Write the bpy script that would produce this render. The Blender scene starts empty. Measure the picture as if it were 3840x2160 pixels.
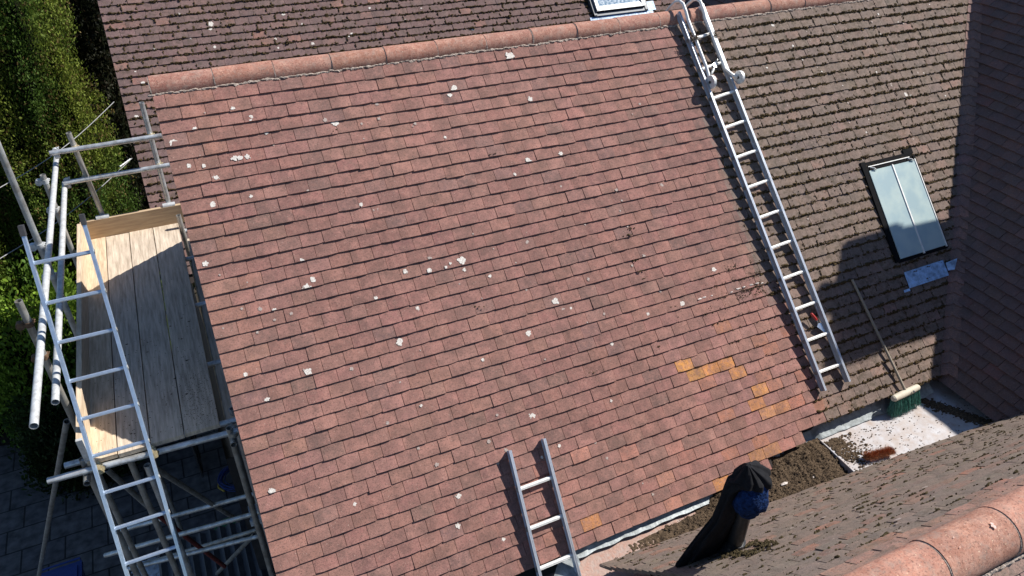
import bpy, math, random
from mathutils import Vector, Matrix, noise
R = random.Random(7)
rad = math.radians
scn = bpy.context.scene
col = scn.collection

# ------------------------------------------------------------------ camera, world, sun, exposure
RW = [Vector((0.904475453, -0.426201582, 0.016624283)),
      Vector((-0.236100257, -0.532745577, -0.812673870)),
      Vector((0.355219402, 0.731118569, -0.582481601))]
CAM = Vector((0.12143649, -5.829158992, 2.065604113))
FPX = 2781.492
cd = bpy.data.cameras.new('camera'); cam = bpy.data.objects.new('camera', cd); col.objects.link(cam)
cd.sensor_width = 36; cd.lens = FPX / 3840 * 36; cd.clip_start = 0.05; cd.clip_end = 500
m = Matrix((( RW[0].x, -RW[1].x, -RW[2].x, CAM.x), (RW[0].y, -RW[1].y, -RW[2].y, CAM.y),
            (RW[0].z, -RW[1].z, -RW[2].z, CAM.z), (0, 0, 0, 1)))
cam.matrix_world = m
scn.camera = cam
SUN = Vector((0.95, -0.035, 1.0)).normalized()
w = bpy.data.worlds.new('World'); scn.world = w; w.use_nodes = True
nt = w.node_tree; bg = nt.nodes['Background']
sky = nt.nodes.new('ShaderNodeTexSky'); sky.sky_type = 'NISHITA'; sky.sun_disc = False
sky.sun_elevation = math.asin(SUN.z); sky.sun_rotation = math.atan2(SUN.x, SUN.y)
nt.links.new(sky.outputs[0], bg.inputs[0]); bg.inputs[1].default_value = 0.078; sky.air_density = 1.0; sky.dust_density = .2; sky.ozone_density = 5
sd = bpy.data.lights.new('sun', 'SUN'); sd.energy = 4.8; sd.angle = rad(0.53); sd.color = (1, 0.955, 0.89)
sun = bpy.data.objects.new('sun', sd); col.objects.link(sun)
sun.rotation_euler = SUN.to_track_quat('Z', 'Y').to_euler(); sun.location = (5, -3, 12)
scn.view_settings.view_transform = 'Standard'; scn.view_settings.look = 'None'
scn.view_settings.exposure = 0.6; scn.view_settings.gamma = 1

# ------------------------------------------------------------------ helpers
def ray(px, py):                      # px,py measured on a 2576 x 1449 view of the photo
    s = 3840 / 2576
    c = Vector(((px * s - 1920) / FPX, (py * s - 1080) / FPX, 1))
    return Vector((sum(RW[i][j] * c[i] for i in range(3)) for j in range(3)))
def at(px, py, n, c):                 # where the sight line meets the plane n.P = c
    d = ray(px, py); n = Vector(n)
    return CAM + d * ((c - n.dot(CAM)) / n.dot(d))
def atd(px, py, depth): return CAM + ray(px, py) * depth
def atz(px, py, z): return at(px, py, (0, 0, 1), z)

class MB:
    def __init__(s): s.v = []; s.f = []; s.mi = []; s.c = []; s.cur = 0; s.col = None; s.smooth = False; s.sm = []
    def add(s, vs, fs):
        o = len(s.v); s.v.extend([tuple(x) for x in vs])
        for f in fs:
            s.f.append(tuple(i + o for i in f)); s.mi.append(s.cur); s.c.append(s.col); s.sm.append(s.smooth)
        return o
    def box(s, c, u, v, w):           # centre and three half vectors
        c = Vector(c); u = Vector(u); v = Vector(v); w = Vector(w)
        P = [c + u*a + v*b + w*d for a in (-1, 1) for b in (-1, 1) for d in (-1, 1)]
        s.add(P, [(0,1,3,2),(4,6,7,5),(0,4,5,1),(2,3,7,6),(0,2,6,4),(1,5,7,3)])
    def tube(s, pts, r, n=12, hollow=False, cap=True, rr=None):
        pts = [Vector(p) for p in pts]; sm = s.smooth
        ring = []; prev = None
        for i, p in enumerate(pts):
            t = (pts[min(i+1, len(pts)-1)] - pts[max(i-1, 0)]).normalized()
            if prev is None:
                a = t.orthogonal().normalized()
            else:
                a = (prev - t * prev.dot(t)).normalized()
            prev = a; b = t.cross(a)
            ri = rr[i] if rr else r
            ring.append([p + (a*math.cos(k*2*math.pi/n) + b*math.sin(k*2*math.pi/n))*ri for k in range(n)])
        s.smooth = True
        for i in range(len(ring)-1):
            s.add(ring[i]+ring[i+1], [(k, (k+1) % n, n+(k+1) % n, n+k) for k in range(n)])
        s.smooth = False
        for e, p, q in ((0, pts[0], pts[1]), (-1, pts[-1], pts[-2])):
            rg = ring[e]
            if hollow:
                c = p; dd = (q-p).normalized() * min(.12, (q-p).length*.4)
                ri = [c + (x-c)*.86 for x in rg]; rj = [x+dd for x in ri]
                s.add(rg+ri, [(k, (k+1) % n, n+(k+1) % n, n+k) for k in range(n)])
                s.add(ri+rj, [(k, (k+1) % n, n+(k+1) % n, n+k) for k in range(n)])
                s.add(rj, [tuple(range(n))])
            elif cap: s.add(rg, [tuple(range(n))])
        s.smooth = sm
    def blob(s, c, rx, ry=None, rz=None, seed=0, amp=.25, axes=None, sub=1):
        ry = ry or rx; rz = rz or rx
        V, F = ICO[sub]
        vs = []
        for v in V:
            k = 1 + amp*(R.random()*2-1)
            p = Vector((v[0]*rx*k, v[1]*ry*k, v[2]*rz*k))
            if axes: p = axes[0]*p.x + axes[1]*p.y + axes[2]*p.z
            vs.append(Vector(c)+p)
        s.add(vs, F)
    def build(s, name, mats, parent=None, attr=False):
        me = bpy.data.meshes.new(name); me.from_pydata(s.v, [], s.f)
        if not isinstance(mats, (list, tuple)): mats = [mats]
        for mm in mats: me.materials.append(mm)
        me.polygons.foreach_set('material_index', s.mi)
        me.polygons.foreach_set('use_smooth', s.sm)
        if attr:
            a = me.attributes.new('tint', 'FLOAT_COLOR', 'FACE')
            buf = []
            for c in s.c: buf.extend((c[0], c[1], c[2], c[3] if len(c) > 3 else 1) if c else (.5, .5, .5, 1))
            a.data.foreach_set('color', buf)
        me.update()
        o = bpy.data.objects.new(name, me); col.objects.link(o)
        if parent: o.parent = parent; o.matrix_parent_inverse = pinv(parent)
        return o
def pinv(p):
    M = Matrix.Translation(p.location) @ p.rotation_euler.to_matrix().to_4x4()
    if p.parent: M = M  # parents of parts sit at the origin of their thing
    return M.inverted()
def mkico(sub):
    import bmesh
    b = bmesh.new(); bmesh.ops.create_icosphere(b, subdivisions=sub, radius=1)
    b.verts.ensure_lookup_table()
    V = [tuple(v.co) for v in b.verts]; F = [tuple(v.index for v in f.verts) for f in b.faces]; b.free()
    return V, F
ICO = {1: mkico(1), 2: mkico(2), 3: mkico(3)}
def empty(name, loc=(0, 0, 0)):
    o = bpy.data.objects.new(name, None); col.objects.link(o); o.location = loc; o.empty_display_size = .1
    return o
def tag(o, label=None, cat=None, group=None, kind=None):
    if label: o['label'] = label
    if cat: o['category'] = cat
    if group: o['group'] = group
    if kind: o['kind'] = kind
    return o

# ------------------------------------------------------------------ materials
def mat(name, c, rough=.8, metal=0, var=.25, scale=30, bump=.0, bscale=None, c2=None, detail=4, spec=.5, stretch=None):
    mt = bpy.data.materials.new(name); mt.use_nodes = True; n = mt.node_tree; L = n.links
    b = n.nodes['Principled BSDF']; b.inputs['Roughness'].default_value = rough; b.inputs['Metallic'].default_value = metal
    b.inputs['Specular IOR Level'].default_value = spec
    tc = n.nodes.new('ShaderNodeTexCoord'); src = tc.outputs['Object']
    if stretch:
        mp = n.nodes.new('ShaderNodeMapping'); mp.inputs['Scale'].default_value = stretch; L.new(src, mp.inputs[0]); src = mp.outputs[0]
    nz = n.nodes.new('ShaderNodeTexNoise'); nz.inputs['Scale'].default_value = scale; nz.inputs['Detail'].default_value = detail; nz.inputs['Roughness'].default_value = .65
    L.new(src, nz.inputs['Vector'])
    cr = n.nodes.new('ShaderNodeValToRGB'); cr.color_ramp.elements[0].position = .32; cr.color_ramp.elements[1].position = .68
    lo = tuple(x*(1-var) for x in c) if c2 is None else c2
    cr.color_ramp.elements[0].color = (*lo, 1); cr.color_ramp.elements[1].color = (*[min(1, x*(1+var*.6)) for x in c], 1)
    L.new(nz.outputs['Fac'], cr.inputs[0]); L.new(cr.outputs[0], b.inputs['Base Color'])
    if bump:
        bp = n.nodes.new('ShaderNodeBump'); bp.inputs['Strength'].default_value = bump; bp.inputs['Distance'].default_value = .01
        n2 = n.nodes.new('ShaderNodeTexNoise'); n2.inputs['Scale'].default_value = bscale or scale*2; n2.inputs['Detail'].default_value = 3
        L.new(src, n2.inputs['Vector']); L.new(n2.outputs['Fac'], bp.inputs['Height']); L.new(bp.outputs[0], b.inputs['Normal'])
    return mt
def tile_mat(name, pale, pk, speck=.55, moss=0.0, mossc=(.03, .028, .012), grit=(.5, .38, .31)):
    # clay tile: per-tile pigment from the mesh, mottled, with pale salt bloom, fine specks and grime
    mt = bpy.data.materials.new(name); mt.use_nodes = True; n = mt.node_tree; L = n.links
    b = n.nodes['Principled BSDF']; b.inputs['Roughness'].default_value = .9; b.inputs['Specular IOR Level'].default_value = .25
    at_ = n.nodes.new('ShaderNodeAttribute'); at_.attribute_name = 'tint'
    tc = n.nodes.new('ShaderNodeTexCoord')
    def nz(sc, det=4, ro=.6):
        x = n.nodes.new('ShaderNodeTexNoise'); x.inputs['Scale'].default_value = sc; x.inputs['Detail'].default_value = det; x.inputs['Roughness'].default_value = ro
        L.new(tc.outputs['Object'], x.inputs['Vector']); return x.outputs['Fac']
    def rng(f, a, c, lo=0, hi=1):
        x = n.nodes.new('ShaderNodeMapRange'); x.inputs[1].default_value = a; x.inputs[2].default_value = c
        x.inputs[3].default_value = lo; x.inputs[4].default_value = hi; L.new(f, x.inputs[0]); return x.outputs[0]
    def mix(f, A, B, mode='MIX'):
        x = n.nodes.new('ShaderNodeMix'); x.data_type = 'RGBA'; x.blend_type = mode
        if isinstance(f, float): x.inputs[0].default_value = f
        else: L.new(f, x.inputs[0])
        for s_, v in ((x.inputs[6], A), (x.inputs[7], B)):
            if isinstance(v, tuple): s_.default_value = (*v, 1)
            else: L.new(v, s_)
        return x.outputs[2]
    c = at_.outputs['Color']
    c = mix(rng(nz(26, 6, .7), .40, .68, 0, .75), c, pale)              # bloom
    c = mix(rng(nz(70, 4, .8), .52, .70, 0, .75), c, pale)
    c = mix(rng(nz(60, 4, .8), .30, .47, .7, 0), c, pk)
    c = mix(rng(nz(9, 4), .38, .62, .45, 0), c, pk)                     # grey grime patches
    c = mix(rng(nz(95, 3), .30, .48, speck, 0), c, (.05, .035, .03))    # dark pits
    c = mix(rng(nz(105, 2), .66, .74, 0, .6), c, grit)       # pale grit
    if moss: c = mix(rng(nz(14, 6, .75), .52, .62, 0, moss), c, mossc)
    L.new(c, b.inputs['Base Color'])
    bp = n.nodes.new('ShaderNodeBump'); bp.inputs['Strength'].default_value = .5; bp.inputs['Distance'].default_value = .004
    L.new(nz(120, 5, .7), bp.inputs['Height']); L.new(bp.outputs[0], b.inputs['Normal'])
    return mt
M = {}
M['tile'] = tile_mat('clay_tile', (.35, .18, .145), (.10, .064, .054))
M['tile_old'] = tile_mat('weathered_clay_tile', (.27, .20, .165), (.135, .11, .095), moss=.45)
M['tile_back'] = tile_mat('dark_clay_tile', (.22, .145, .13), (.105, .08, .075), moss=.35)
M['tile_side'] = tile_mat('shaded_clay_tile', (.17, .12, .115), (.10, .085, .085))  # clay tones lowered to deepen the shade on the cross wing
M['tile_near'] = tile_mat('near_clay_tile', (.26, .19, .155), (.14, .12, .105), moss=.3)
M['ridge'] = tile_mat('orange_ridge_clay', (.56, .34, .26), (.22, .10, .075), speck=.6, moss=.45, mossc=(.30, .23, .19), grit=(.85, .68, .46))
M['mortar'] = mat('mortar', (.38, .31, .26), .95, var=.5, scale=60, bump=.8)
M['mortar_pale'] = mat('pale_mortar', (.62, .55, .5), .95, var=.3, scale=60, bump=.5)
M['moss'] = mat('moss', (.080, .057, .027), 1, var=.55, scale=70, c2=(.026, .017, .009), spec=.1)
M['moss_dry'] = mat('dry_moss', (.062, .05, .025), 1, var=.5, scale=80, c2=(.03, .022, .014), spec=.1)
M['lichen'] = mat('lichen', (.62, .60, .55), .95, var=.35, scale=110, c2=(.36, .30, .26))
M['lichen_grey'] = mat('grey_lichen', (.38, .32, .28), .95, var=.3, scale=120, c2=(.25, .19, .17))
M['lichen_pink'] = mat('pale_pink_lichen', (.62, .50, .44), .95, var=.3, scale=120, c2=(.45, .28, .22))
M['under'] = mat('roof_underlay', (.03, .022, .02), .95)
M['lead'] = mat('lead_sheet', (.40, .40, .42), .6, 0, var=.25, scale=9, bump=.3, bscale=14, c2=(.34, .27, .23), detail=8)
M['lead_dark'] = mat('lead_flashing', (.30, .33, .34), .5, .1, var=.3, scale=18, bump=.4, bscale=25, c2=(.17, .19, .19))
M['render'] = mat('gutter_mortar', (.30, .17, .13), .95, var=.4, scale=25, bump=.6, c2=(.38, .3, .26))
M['dirt'] = mat('dirt', (.105, .074, .048), 1, var=.6, scale=60, bump=.8, bscale=130, c2=(.038, .026, .017), spec=.1)
M['galv'] = mat('galvanised_steel', (.58, .61, .63), .42, .6, var=.25, scale=14, bump=.05, c2=(.34, .33, .31))
M['galv_dull'] = mat('weathered_galvanised_steel', (.42, .42, .40), .5, .6, var=.3, scale=12, c2=(.27, .25, .22))
M['galv_pale'] = mat('whitened_galvanised_steel', (.58, .60, .61), .5, .25, var=.15, scale=25, c2=(.40, .40, .39))
M['brass'] = mat('zinc_yellow_coupler', (.48, .40, .24), .5, .5, var=.4, scale=60)
M['rust'] = mat('rusty_steel', (.16, .095, .055), .85, .2, var=.5, scale=50)
M['alu'] = mat('aluminium', (.60, .64, .70), .35, .55, var=.08, scale=20)
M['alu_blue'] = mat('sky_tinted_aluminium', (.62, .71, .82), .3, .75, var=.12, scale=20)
M['alu_white'] = mat('oxidised_aluminium', (.78, .77, .74), .5, .25, var=.15, scale=40)
M['rubber'] = mat('black_rubber', (.035, .035, .04), .8)
M['board'] = mat('scaffold_board', (.60, .48, .34), .85, var=.3, scale=6, bump=.15, c2=(.40, .29, .19), stretch=(9, .8, 9), detail=7)
M['board2'] = mat('worn_scaffold_board', (.54, .45, .35), .85, var=.4, scale=4, bump=.15, c2=(.34, .27, .20), stretch=(12, .9, 4), detail=5)
M['board_x'] = mat('end_toe_board', (.42, .31, .19), .85, var=.3, scale=6, c2=(.33, .23, .14), stretch=(.8, 9, 9), detail=7)
M['black'] = mat('black_cloth', (.014, .0145, .017), .95, var=.3, scale=30, bump=.3, bscale=18, spec=.15)
M['blue'] = mat('blue_wool', (.010, .030, .105), .95, var=.7, scale=45, bump=1.0, bscale=90, spec=.1)
M['pipe'] = mat('dark_grey_pipe', (.032, .034, .038), .35, 0, var=.5, scale=60, bump=.1)
M['handle'] = mat('weathered_wood_handle', (.30, .26, .20), .8, var=.25, scale=30, stretch=(10, 10, 1))
M['head'] = mat('pale_wood', (.58, .52, .41), .7, var=.12, scale=30)
M['green'] = mat('green_bristle', (.05, .19, .15), .6, var=.4, scale=60)
M['coco'] = mat('coconut_bristle', (.40, .15, .06), .9, var=.4, scale=60)
M['red'] = mat('red_plastic', (.42, .03, .025), .4)
M['steel'] = mat('bright_steel', (.72, .74, .76), .25, .85)
M['frame'] = mat('grey_window_frame', (.09, .10, .115), .45, .2)
M['blackframe'] = mat('black_window_frame', (.008, .008, .009), .9, spec=.1)
M['lead_skyblue'] = mat('lead_apron', (.34, .54, .80), .4, .0, var=.4, scale=14, bump=.35, bscale=22, c2=(.13, .20, .30))  # blue sky reflection painted into the base colour of grey lead
M['wall'] = mat('dark_wall', (.05, .045, .045), .9, var=.3, scale=8)
M['slab'] = None
M['fence'] = mat('dark_fence_wood', (.07, .062, .06), .9, var=.4, scale=9, stretch=(6, 6, 1))
M['soil'] = mat('soil', (.03, .024, .016), 1, var=.5, scale=3)
M['leaf'] = None
M['bark'] = mat('bark', (.06, .04, .025), .95, var=.4, scale=20)
M['cable'] = mat('grey_cable', (.33, .33, .33), .7)
M['cablewhite'] = mat('white_cable_wrap', (.75, .75, .75), .6)
M['bin'] = mat('blue_plastic', (.02, .05, .22), .45, var=.15)
M['rope'] = mat('sisal_rope', (.09, .06, .035), .95, var=.4, scale=120)
M['clay'] = mat('terracotta', (.33, .13, .07), .85, var=.3, scale=25)
M['brick'] = mat('red_brick', (.25, .10, .06), .9, var=.3, scale=25)
M['redpaint'] = mat('red_oxide_steel', (.16, .03, .025), .7, var=.4, scale=20)
M['corr'] = mat('grey_corrugated_sheet', (.10, .10, .105), .8, var=.3, scale=8)
M['yellow'] = mat('yellow_plastic', (.55, .36, .04), .5)
M['greenp'] = mat('green_plastic', (.03, .16, .07), .5)
M['pvc'] = mat('white_plastic', (.55, .60, .66), .5)

def leaf_mat():
    mt = bpy.data.materials.new('foliage'); mt.use_nodes = True; n = mt.node_tree; L = n.links
    b = n.nodes['Principled BSDF']; b.inputs['Roughness'].default_value = .65; b.inputs['Specular IOR Level'].default_value = .2
    a = n.nodes.new('ShaderNodeAttribute'); a.attribute_name = 'tint'
    L.new(a.outputs['Color'], b.inputs['Base Color'])
    tr = n.nodes.new('ShaderNodeBsdfTranslucent'); L.new(a.outputs['Color'], tr.inputs[0])
    mx = n.nodes.new('ShaderNodeMixShader'); mx.inputs[0].default_value = .25
    L.new(b.outputs[0], mx.inputs[1]); L.new(tr.outputs[0], mx.inputs[2]); L.new(mx.outputs[0], n.nodes['Material Output'].inputs[0])
    return mt
M['leaf'] = leaf_mat()
def slab_mat():
    mt = bpy.data.materials.new('stone_paving'); mt.use_nodes = True; n = mt.node_tree; L = n.links
    b = n.nodes['Principled BSDF']; b.inputs['Roughness'].default_value = .85
    tc = n.nodes.new('ShaderNodeTexCoord'); br = n.nodes.new('ShaderNodeTexBrick')
    br.inputs['Scale'].default_value = 1; br.inputs['Brick Width'].default_value = .6; br.inputs['Row Height'].default_value = .45
    br.inputs['Mortar Size'].default_value = .012; br.inputs['Color1'].default_value = (.085, .078, .08, 1); br.inputs['Color2'].default_value = (.12, .108, .10, 1)
    br.inputs['Mortar'].default_value = (.02, .018, .016, 1); br.offset = .37
    L.new(tc.outputs['Object'], br.inputs['Vector'])
    nz = n.nodes.new('ShaderNodeTexNoise'); nz.inputs['Scale'].default_value = 7; nz.inputs['Detail'].default_value = 8; L.new(tc.outputs['Object'], nz.inputs['Vector'])
    mr = n.nodes.new('ShaderNodeMapRange'); mr.inputs[1].default_value = .3; mr.inputs[2].default_value = .7; mr.inputs[3].default_value = .45; mr.inputs[4].default_value = 1.5
    L.new(nz.outputs['Fac'], mr.inputs[0])
    mx = n.nodes.new('ShaderNodeMix'); mx.data_type = 'RGBA'; mx.blend_type = 'MULTIPLY'; mx.inputs[0].default_value = 1
    L.new(br.outputs['Color'], mx.inputs[6]); L.new(mr.outputs[0], mx.inputs[7]); L.new(mx.outputs[2], b.inputs['Base Color'])
    bp = n.nodes.new('ShaderNodeBump'); bp.inputs['Strength'].default_value = .6; bp.inputs['Distance'].default_value = .01
    L.new(br.outputs['Fac'], bp.inputs['Height']); bp.invert = True; L.new(bp.outputs[0], b.inputs['Normal'])
    return mt
M['slab'] = slab_mat()
def glass_mat(name, c, c2, scale, rough, wired=False):
    mt = bpy.data.materials.new(name); mt.use_nodes = True; n = mt.node_tree; L = n.links
    b = n.nodes['Principled BSDF']; b.inputs['Roughness'].default_value = rough; b.inputs['Specular IOR Level'].default_value = .8
    tc = n.nodes.new('ShaderNodeTexCoord'); nz = n.nodes.new('ShaderNodeTexNoise'); nz.inputs['Scale'].default_value = scale; nz.inputs['Detail'].default_value = 6
    L.new(tc.outputs['Object'], nz.inputs['Vector'])
    cr = n.nodes.new('ShaderNodeValToRGB'); cr.color_ramp.elements[0].position = .4; cr.color_ramp.elements[1].position = .62
    cr.color_ramp.elements[0].color = (*c, 1); cr.color_ramp.elements[1].color = (*c2, 1)
    L.new(nz.outputs['Fac'], cr.inputs[0]); L.new(cr.outputs[0], b.inputs['Base Color'])
    if wired:
        wv = n.nodes.new('ShaderNodeTexWave'); wv.wave_type = 'BANDS'; wv.bands_direction = 'Y'; wv.inputs['Scale'].default_value = 60; wv.inputs['Distortion'].default_value = 6
        L.new(tc.outputs['Object'], wv.inputs['Vector'])
        bp = n.nodes.new('ShaderNodeBump'); bp.inputs['Strength'].default_value = .12; bp.inputs['Distance'].default_value = .002
        L.new(wv.outputs['Fac'], bp.inputs['Height']); L.new(bp.outputs[0], b.inputs['Normal'])
    return mt
M['wired'] = glass_mat('wired_glass', (.33, .44, .46), (.42, .52, .50), 6, .3, True)
M['pane'] = glass_mat('frosted_dirty_glass', (.12, .22, .32), (.55, .62, .68), 30, .15)

# ------------------------------------------------------------------ tiled slopes
TW, G = 0.165, 0.10315
GAP = [.0016]
def c45(s): return s * .70710678
def surf_main(u, s, e):
    sag = .006 * math.sin(u*1.3+.5) * math.sin(s*1.6)
    e += sag
    return Vector((u, -c45(s) - c45(e), -c45(s) + c45(e)))
YB0 = 4.72; ZB0 = YB0 - 4.95
def surf_back(u, s, e): return Vector((u, YB0 - c45(s) - c45(e), ZB0 - c45(s) + c45(e)))
RA = math.atan(1.136)      # cross wing pitch
def surf_side(u, s, e):     # u runs towards the camera (-Y), s down towards -X
    x = 9.157 - s*math.cos(RA) - e*math.sin(RA); z = .4 - s*math.sin(RA) + e*math.cos(RA)
    return Vector((x, 6 - u, z))
NS = 2.56
def surf_near(u, s, e):     # slope seen from above its ridge; s downwards towards +Y
    t = s / NS
    ye = -3.17 - (u-2.1)*.055; y0 = -4.78; z0 = -.84
    y = y0 + (ye-y0)*t; z = z0 + (-2.86-z0)*t + .03*t*t - .03*t
    d = Vector((0, ye-y0, -2.86-z0)).normalized(); nn = Vector((0, -d.z, d.y))
    return Vector((u, y, z)) + nn*e
def surf_near2(u, s, e):
    return Vector((u, -4.95 - s*.6 - e*.8, -.87 - s*.8 + e*.6))

def tile(mb, sf, u0, u1, k, tint, dk=0, de=0, rot=0, h=.026, chip=True, thick=.013, nx=3):
    s1 = k*G + dk; s0 = s1 - 2.05*G
    g = GAP[0]
    ua, ub = u0+g, u1-g
    cam_ = R.uniform(-.001, .0055); tw = R.uniform(-.0032, .0032)
    top = []; topu = []; bot = []; botu = []
    for i in range(nx+1):
        t = i/nx; u = ua + (ub-ua)*t
        arch = cam_*(1-(2*t-1)**2) + tw*(2*t-1)
        ds = rot*(t-.5)*(ub-ua) + R.uniform(-.0007, .0007)
        if chip and i in (0, nx) and R.random() < .2: ds -= R.uniform(.001, .006)
        top.append(sf(u, s1+ds, h+de+arch))
        bot.append(sf(u, s1+ds, h+de+arch-thick))
        topu.append(sf(u, s0, de*.3))
    n = nx+1
    vs = top + topu + bot + [sf(ua, s0, -.012), sf(ub, s0, -.012)]
    fs = [(i, i+1, n+i+1, n+i) for i in range(nx)]
    fs += [(2*n+i, 2*n+i+1, i+1, i) for i in range(nx)]
    fs += [(0, n, 3*n, 2*n), (nx, 2*n+nx, 3*n+1, n+nx)]
    mb.col = tint
    mb.add(vs, fs)
def lerp3(a, b, t): return tuple(a[i]+(b[i]-a[i])*t for i in range(3))
def jit(c, a=.16, h=.05):
    k = 1 + R.uniform(-a, a)
    return tuple(max(.005, x*k*(1+R.uniform(-h, h))) for x in c)
def courses(mb, sf, k0, k1, ulim, tintf, first=None, sj=.002, ej=.0025, rj=.006, wave=0, w=TW, skip=None, hh=.026):
    for k in range(k0, k1+1):
        ua, ub = ulim(k)
        off = .5 if k % 2 else 0
        j = math.floor(ua/w - off)
        bounds = []
        u = (j+off)*w
        while u < ub:
            bounds.append(u); u += w
        bounds.append(u)
        bounds = [max(ua, min(ub, b + R.uniform(-.0022, .0022))) for b in bounds]
        bounds = sorted(set(bounds))
        if first and len(bounds) > 2 and bounds[1]-bounds[0] < .6*w and k > 1: bounds.pop(1)   # tile and a half at the verge
        kde = R.uniform(-.001, .001)
        for a, b in zip(bounds[:-1], bounds[1:]):
            if b-a < .02: continue
            if skip and skip(k, a, b): continue
            dk = R.uniform(-sj, sj) + (R.uniform(.004, .011) if R.random() < .02 else 0) + wave*noise.noise(Vector((a*1.1, k*.35, 3.3)))
            tile(mb, sf, a, b, k, tintf(k, (a+b)/2), dk, kde + R.uniform(-ej, ej), R.uniform(-rj, rj), h=hh, thick=hh*.5)
def sheet(mb, sf, u0, u1, s0, s1, e, n=8):
    for i in range(n):
        a = u0+(u1-u0)*i/n; b = u0+(u1-u0)*(i+1)/n
        mb.add([sf(a, s0, e), sf(b, s0, e), sf(b, s1, e), sf(a, s1, e)], [(0, 1, 2, 3)])

house = empty('house', (0, 0, 0))
tag(house, 'brown tiled house filling the picture, its mossy and red clay roof slopes meeting at valleys', 'house')

# ---- front slope
def vX(k): return 6.34 + (-c45(k*G) + 2.8)/1.136      # valley with the cross wing
ORANGE = {(30, 21.5): 1, (31, 22): 1, (31, 23): 1, (31, 24): 1, (32, 24.5): 1, (34, 25.5): .9, (35, 25): .9, (36, 25.5): .6, (36, 26.5): .6, (39, 24): .6, (39, 25): .5, (39, 14): .8, (40, 21.5): 1, (36, 25.4): .3}
def t_main(k, u):
    uu = u/TW
    for (a, b), w_ in ORANGE.items():
        if k == a and abs(b-uu) < .3: return jit(lerp3((.38, .17, .12), (.60, .27, .075), w_), .08, .04)
    red = (.252, .122, .102); edge = 27.6 + (.8 if k > 25 else 0) + R.uniform(-.6, .6) + max(0, (k-30))*.1
    newred = 20.5 < uu < edge+.5 and 27 < k < 39
    if newred and R.random() < .75:
        return jit((.32, .16, .135), .12, .05) if R.random() < .8 else jit((.40, .17, .11), .1)
    if k > 33 and uu > 12 and uu < edge and R.random() < .14: return jit((.40, .18, .135), .12)
    g = 1/(1+math.exp(-(uu-edge)*3))
    base = lerp3(red, (.160, .110, .085), g)
    base = lerp3(base, (.34, .175, .14), max(0, min(.6, .0+.9*noise.noise(Vector((uu*.12, k*.09, 2)))+.010*k)) * (1-g))
    if R.random() < .12: base = lerp3(base, (.15, .105, .095), .5)
    if R.random() < .08: base = lerp3(base, (.35, .185, .15), .4)
    if uu < 2.2 and R.random() < .5: base = lerp3(base, (.34, .17, .115), .4)
    return jit(base, .11, .04)
def lim_main(k):
    right = vX(k)+.14
    if k > 40: right = 21.6*TW
    elif k > 39: right = 25*TW
    elif k > 38: right = 26.5*TW
    return (0.0, right)
NMAIN = 40
mb = MB()
courses(mb, surf_main, 1, 38, lim_main, t_main, first=True, wave=.004)
courses(mb, surf_main, 39, 39, lambda k: (0, 27.2*TW), t_main, first=True)
courses(mb, surf_main, 40, 40, lambda k: (0, 24.6*TW), t_main, first=True)
# a course partly displaced beside the ladder
mb.cur = 1
sheet(mb, surf_main, .03, 8.9, -.12, 38.0*G, -.002, 24)
sheet(mb, surf_main, .03, 4.1, 38.0*G, 39.9*G, -.003, 10)
front = mb.build('roof', [M['tile'], M['under']], house, attr=True)
tag(front, 'large sunlit slope, clean red tiles on the left and mossy grey brown tiles on the right')
# use the weathered material right of the ladder
front.data.materials.append(M['tile_old'])
for p in front.data.polygons:
    if p.material_index == 0:
        x = p.center.x; s_ = -p.center.z/.7071/G
        if x/TW > 27.8 + (1.2 if s_ > 26 else 0) : p.material_index = 2

def moss_line(mb, sf, k, ua, ub, dens, size, jl=None, hang=.5):
    n = int((ub-ua)*dens)
    for _ in range(n):
        u = R.uniform(ua, ub)
        if noise.noise(Vector((u*2.3, k*.9, 1))) < -.18 and R.random() < .7: continue
        sz = size*R.uniform(.45, 1.25)
        q = R.random()
        if q < .7: c = sf(u, k*G + R.uniform(.001, .014), R.uniform(.012, .019))
        else: c = sf(u, k*G - R.uniform(0, .010), .026)
        mb.blob(c, sz*R.uniform(.8, 1.7), sz*.75, sz*.75, amp=.45)
def moss_joint(mb, sf, k, ua, ub, prob, size):
    off = .5 if k % 2 else 0
    j = math.ceil(ua/TW-off)
    while (j+off)*TW < ub:
        if R.random() < prob:
            u = (j+off)*TW; s = k*G - R.uniform(0, .5)*G
            for q in range(R.choice((1, 2, 3, 4))):
                mb.blob(sf(u+R.uniform(-.004, .004), s - q*.012, .024), size*R.uniform(.5, 1.1), size, size*.7, amp=.4)
        j += 1
mo = MB()
for k in range(1, 39):
    u0 = 28.0*TW + (.1 if k > 26 else 0)
    moss_line(mo, surf_main, k, u0, vX(k)-.1, 150, .0125)
    moss_joint(mo, surf_main, k, u0, vX(k)-.1, .6, .007)
    if 23 <= k <= 36: moss_line(mo, surf_main, k, (23.5+max(0, k-26)*.35)*TW, u0, 50, .0065)
for _ in range(260):   # loose moss on the tiles
    k = R.uniform(1, 38); u = R.uniform(28.5*TW, vX(k)-.1)
    mo.blob(surf_main(u, k*G, .026), .005*R.uniform(.6, 1.6), .006, .004, amp=.4)
sc_ = MB()
for _ in range(1500):   # scrapings caught beside the ladder
    u = R.gauss(27.4, 1.5)*TW; kk = R.choice((22.9, 23.9, 24.9, 25.1, 25.6, 25.9)); k = kk + R.gauss(0, .12)
    if u < 28.9*TW and noise.noise(Vector((u*7, k*1.3, 6))) > -.12: sc_.blob(surf_main(u, k*G, .024), .004*R.uniform(.4, 1.8), .004, .003, amp=.5)
sc_.build('scrapings', M['dirt'], front)['kind'] = 'stuff'
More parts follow.
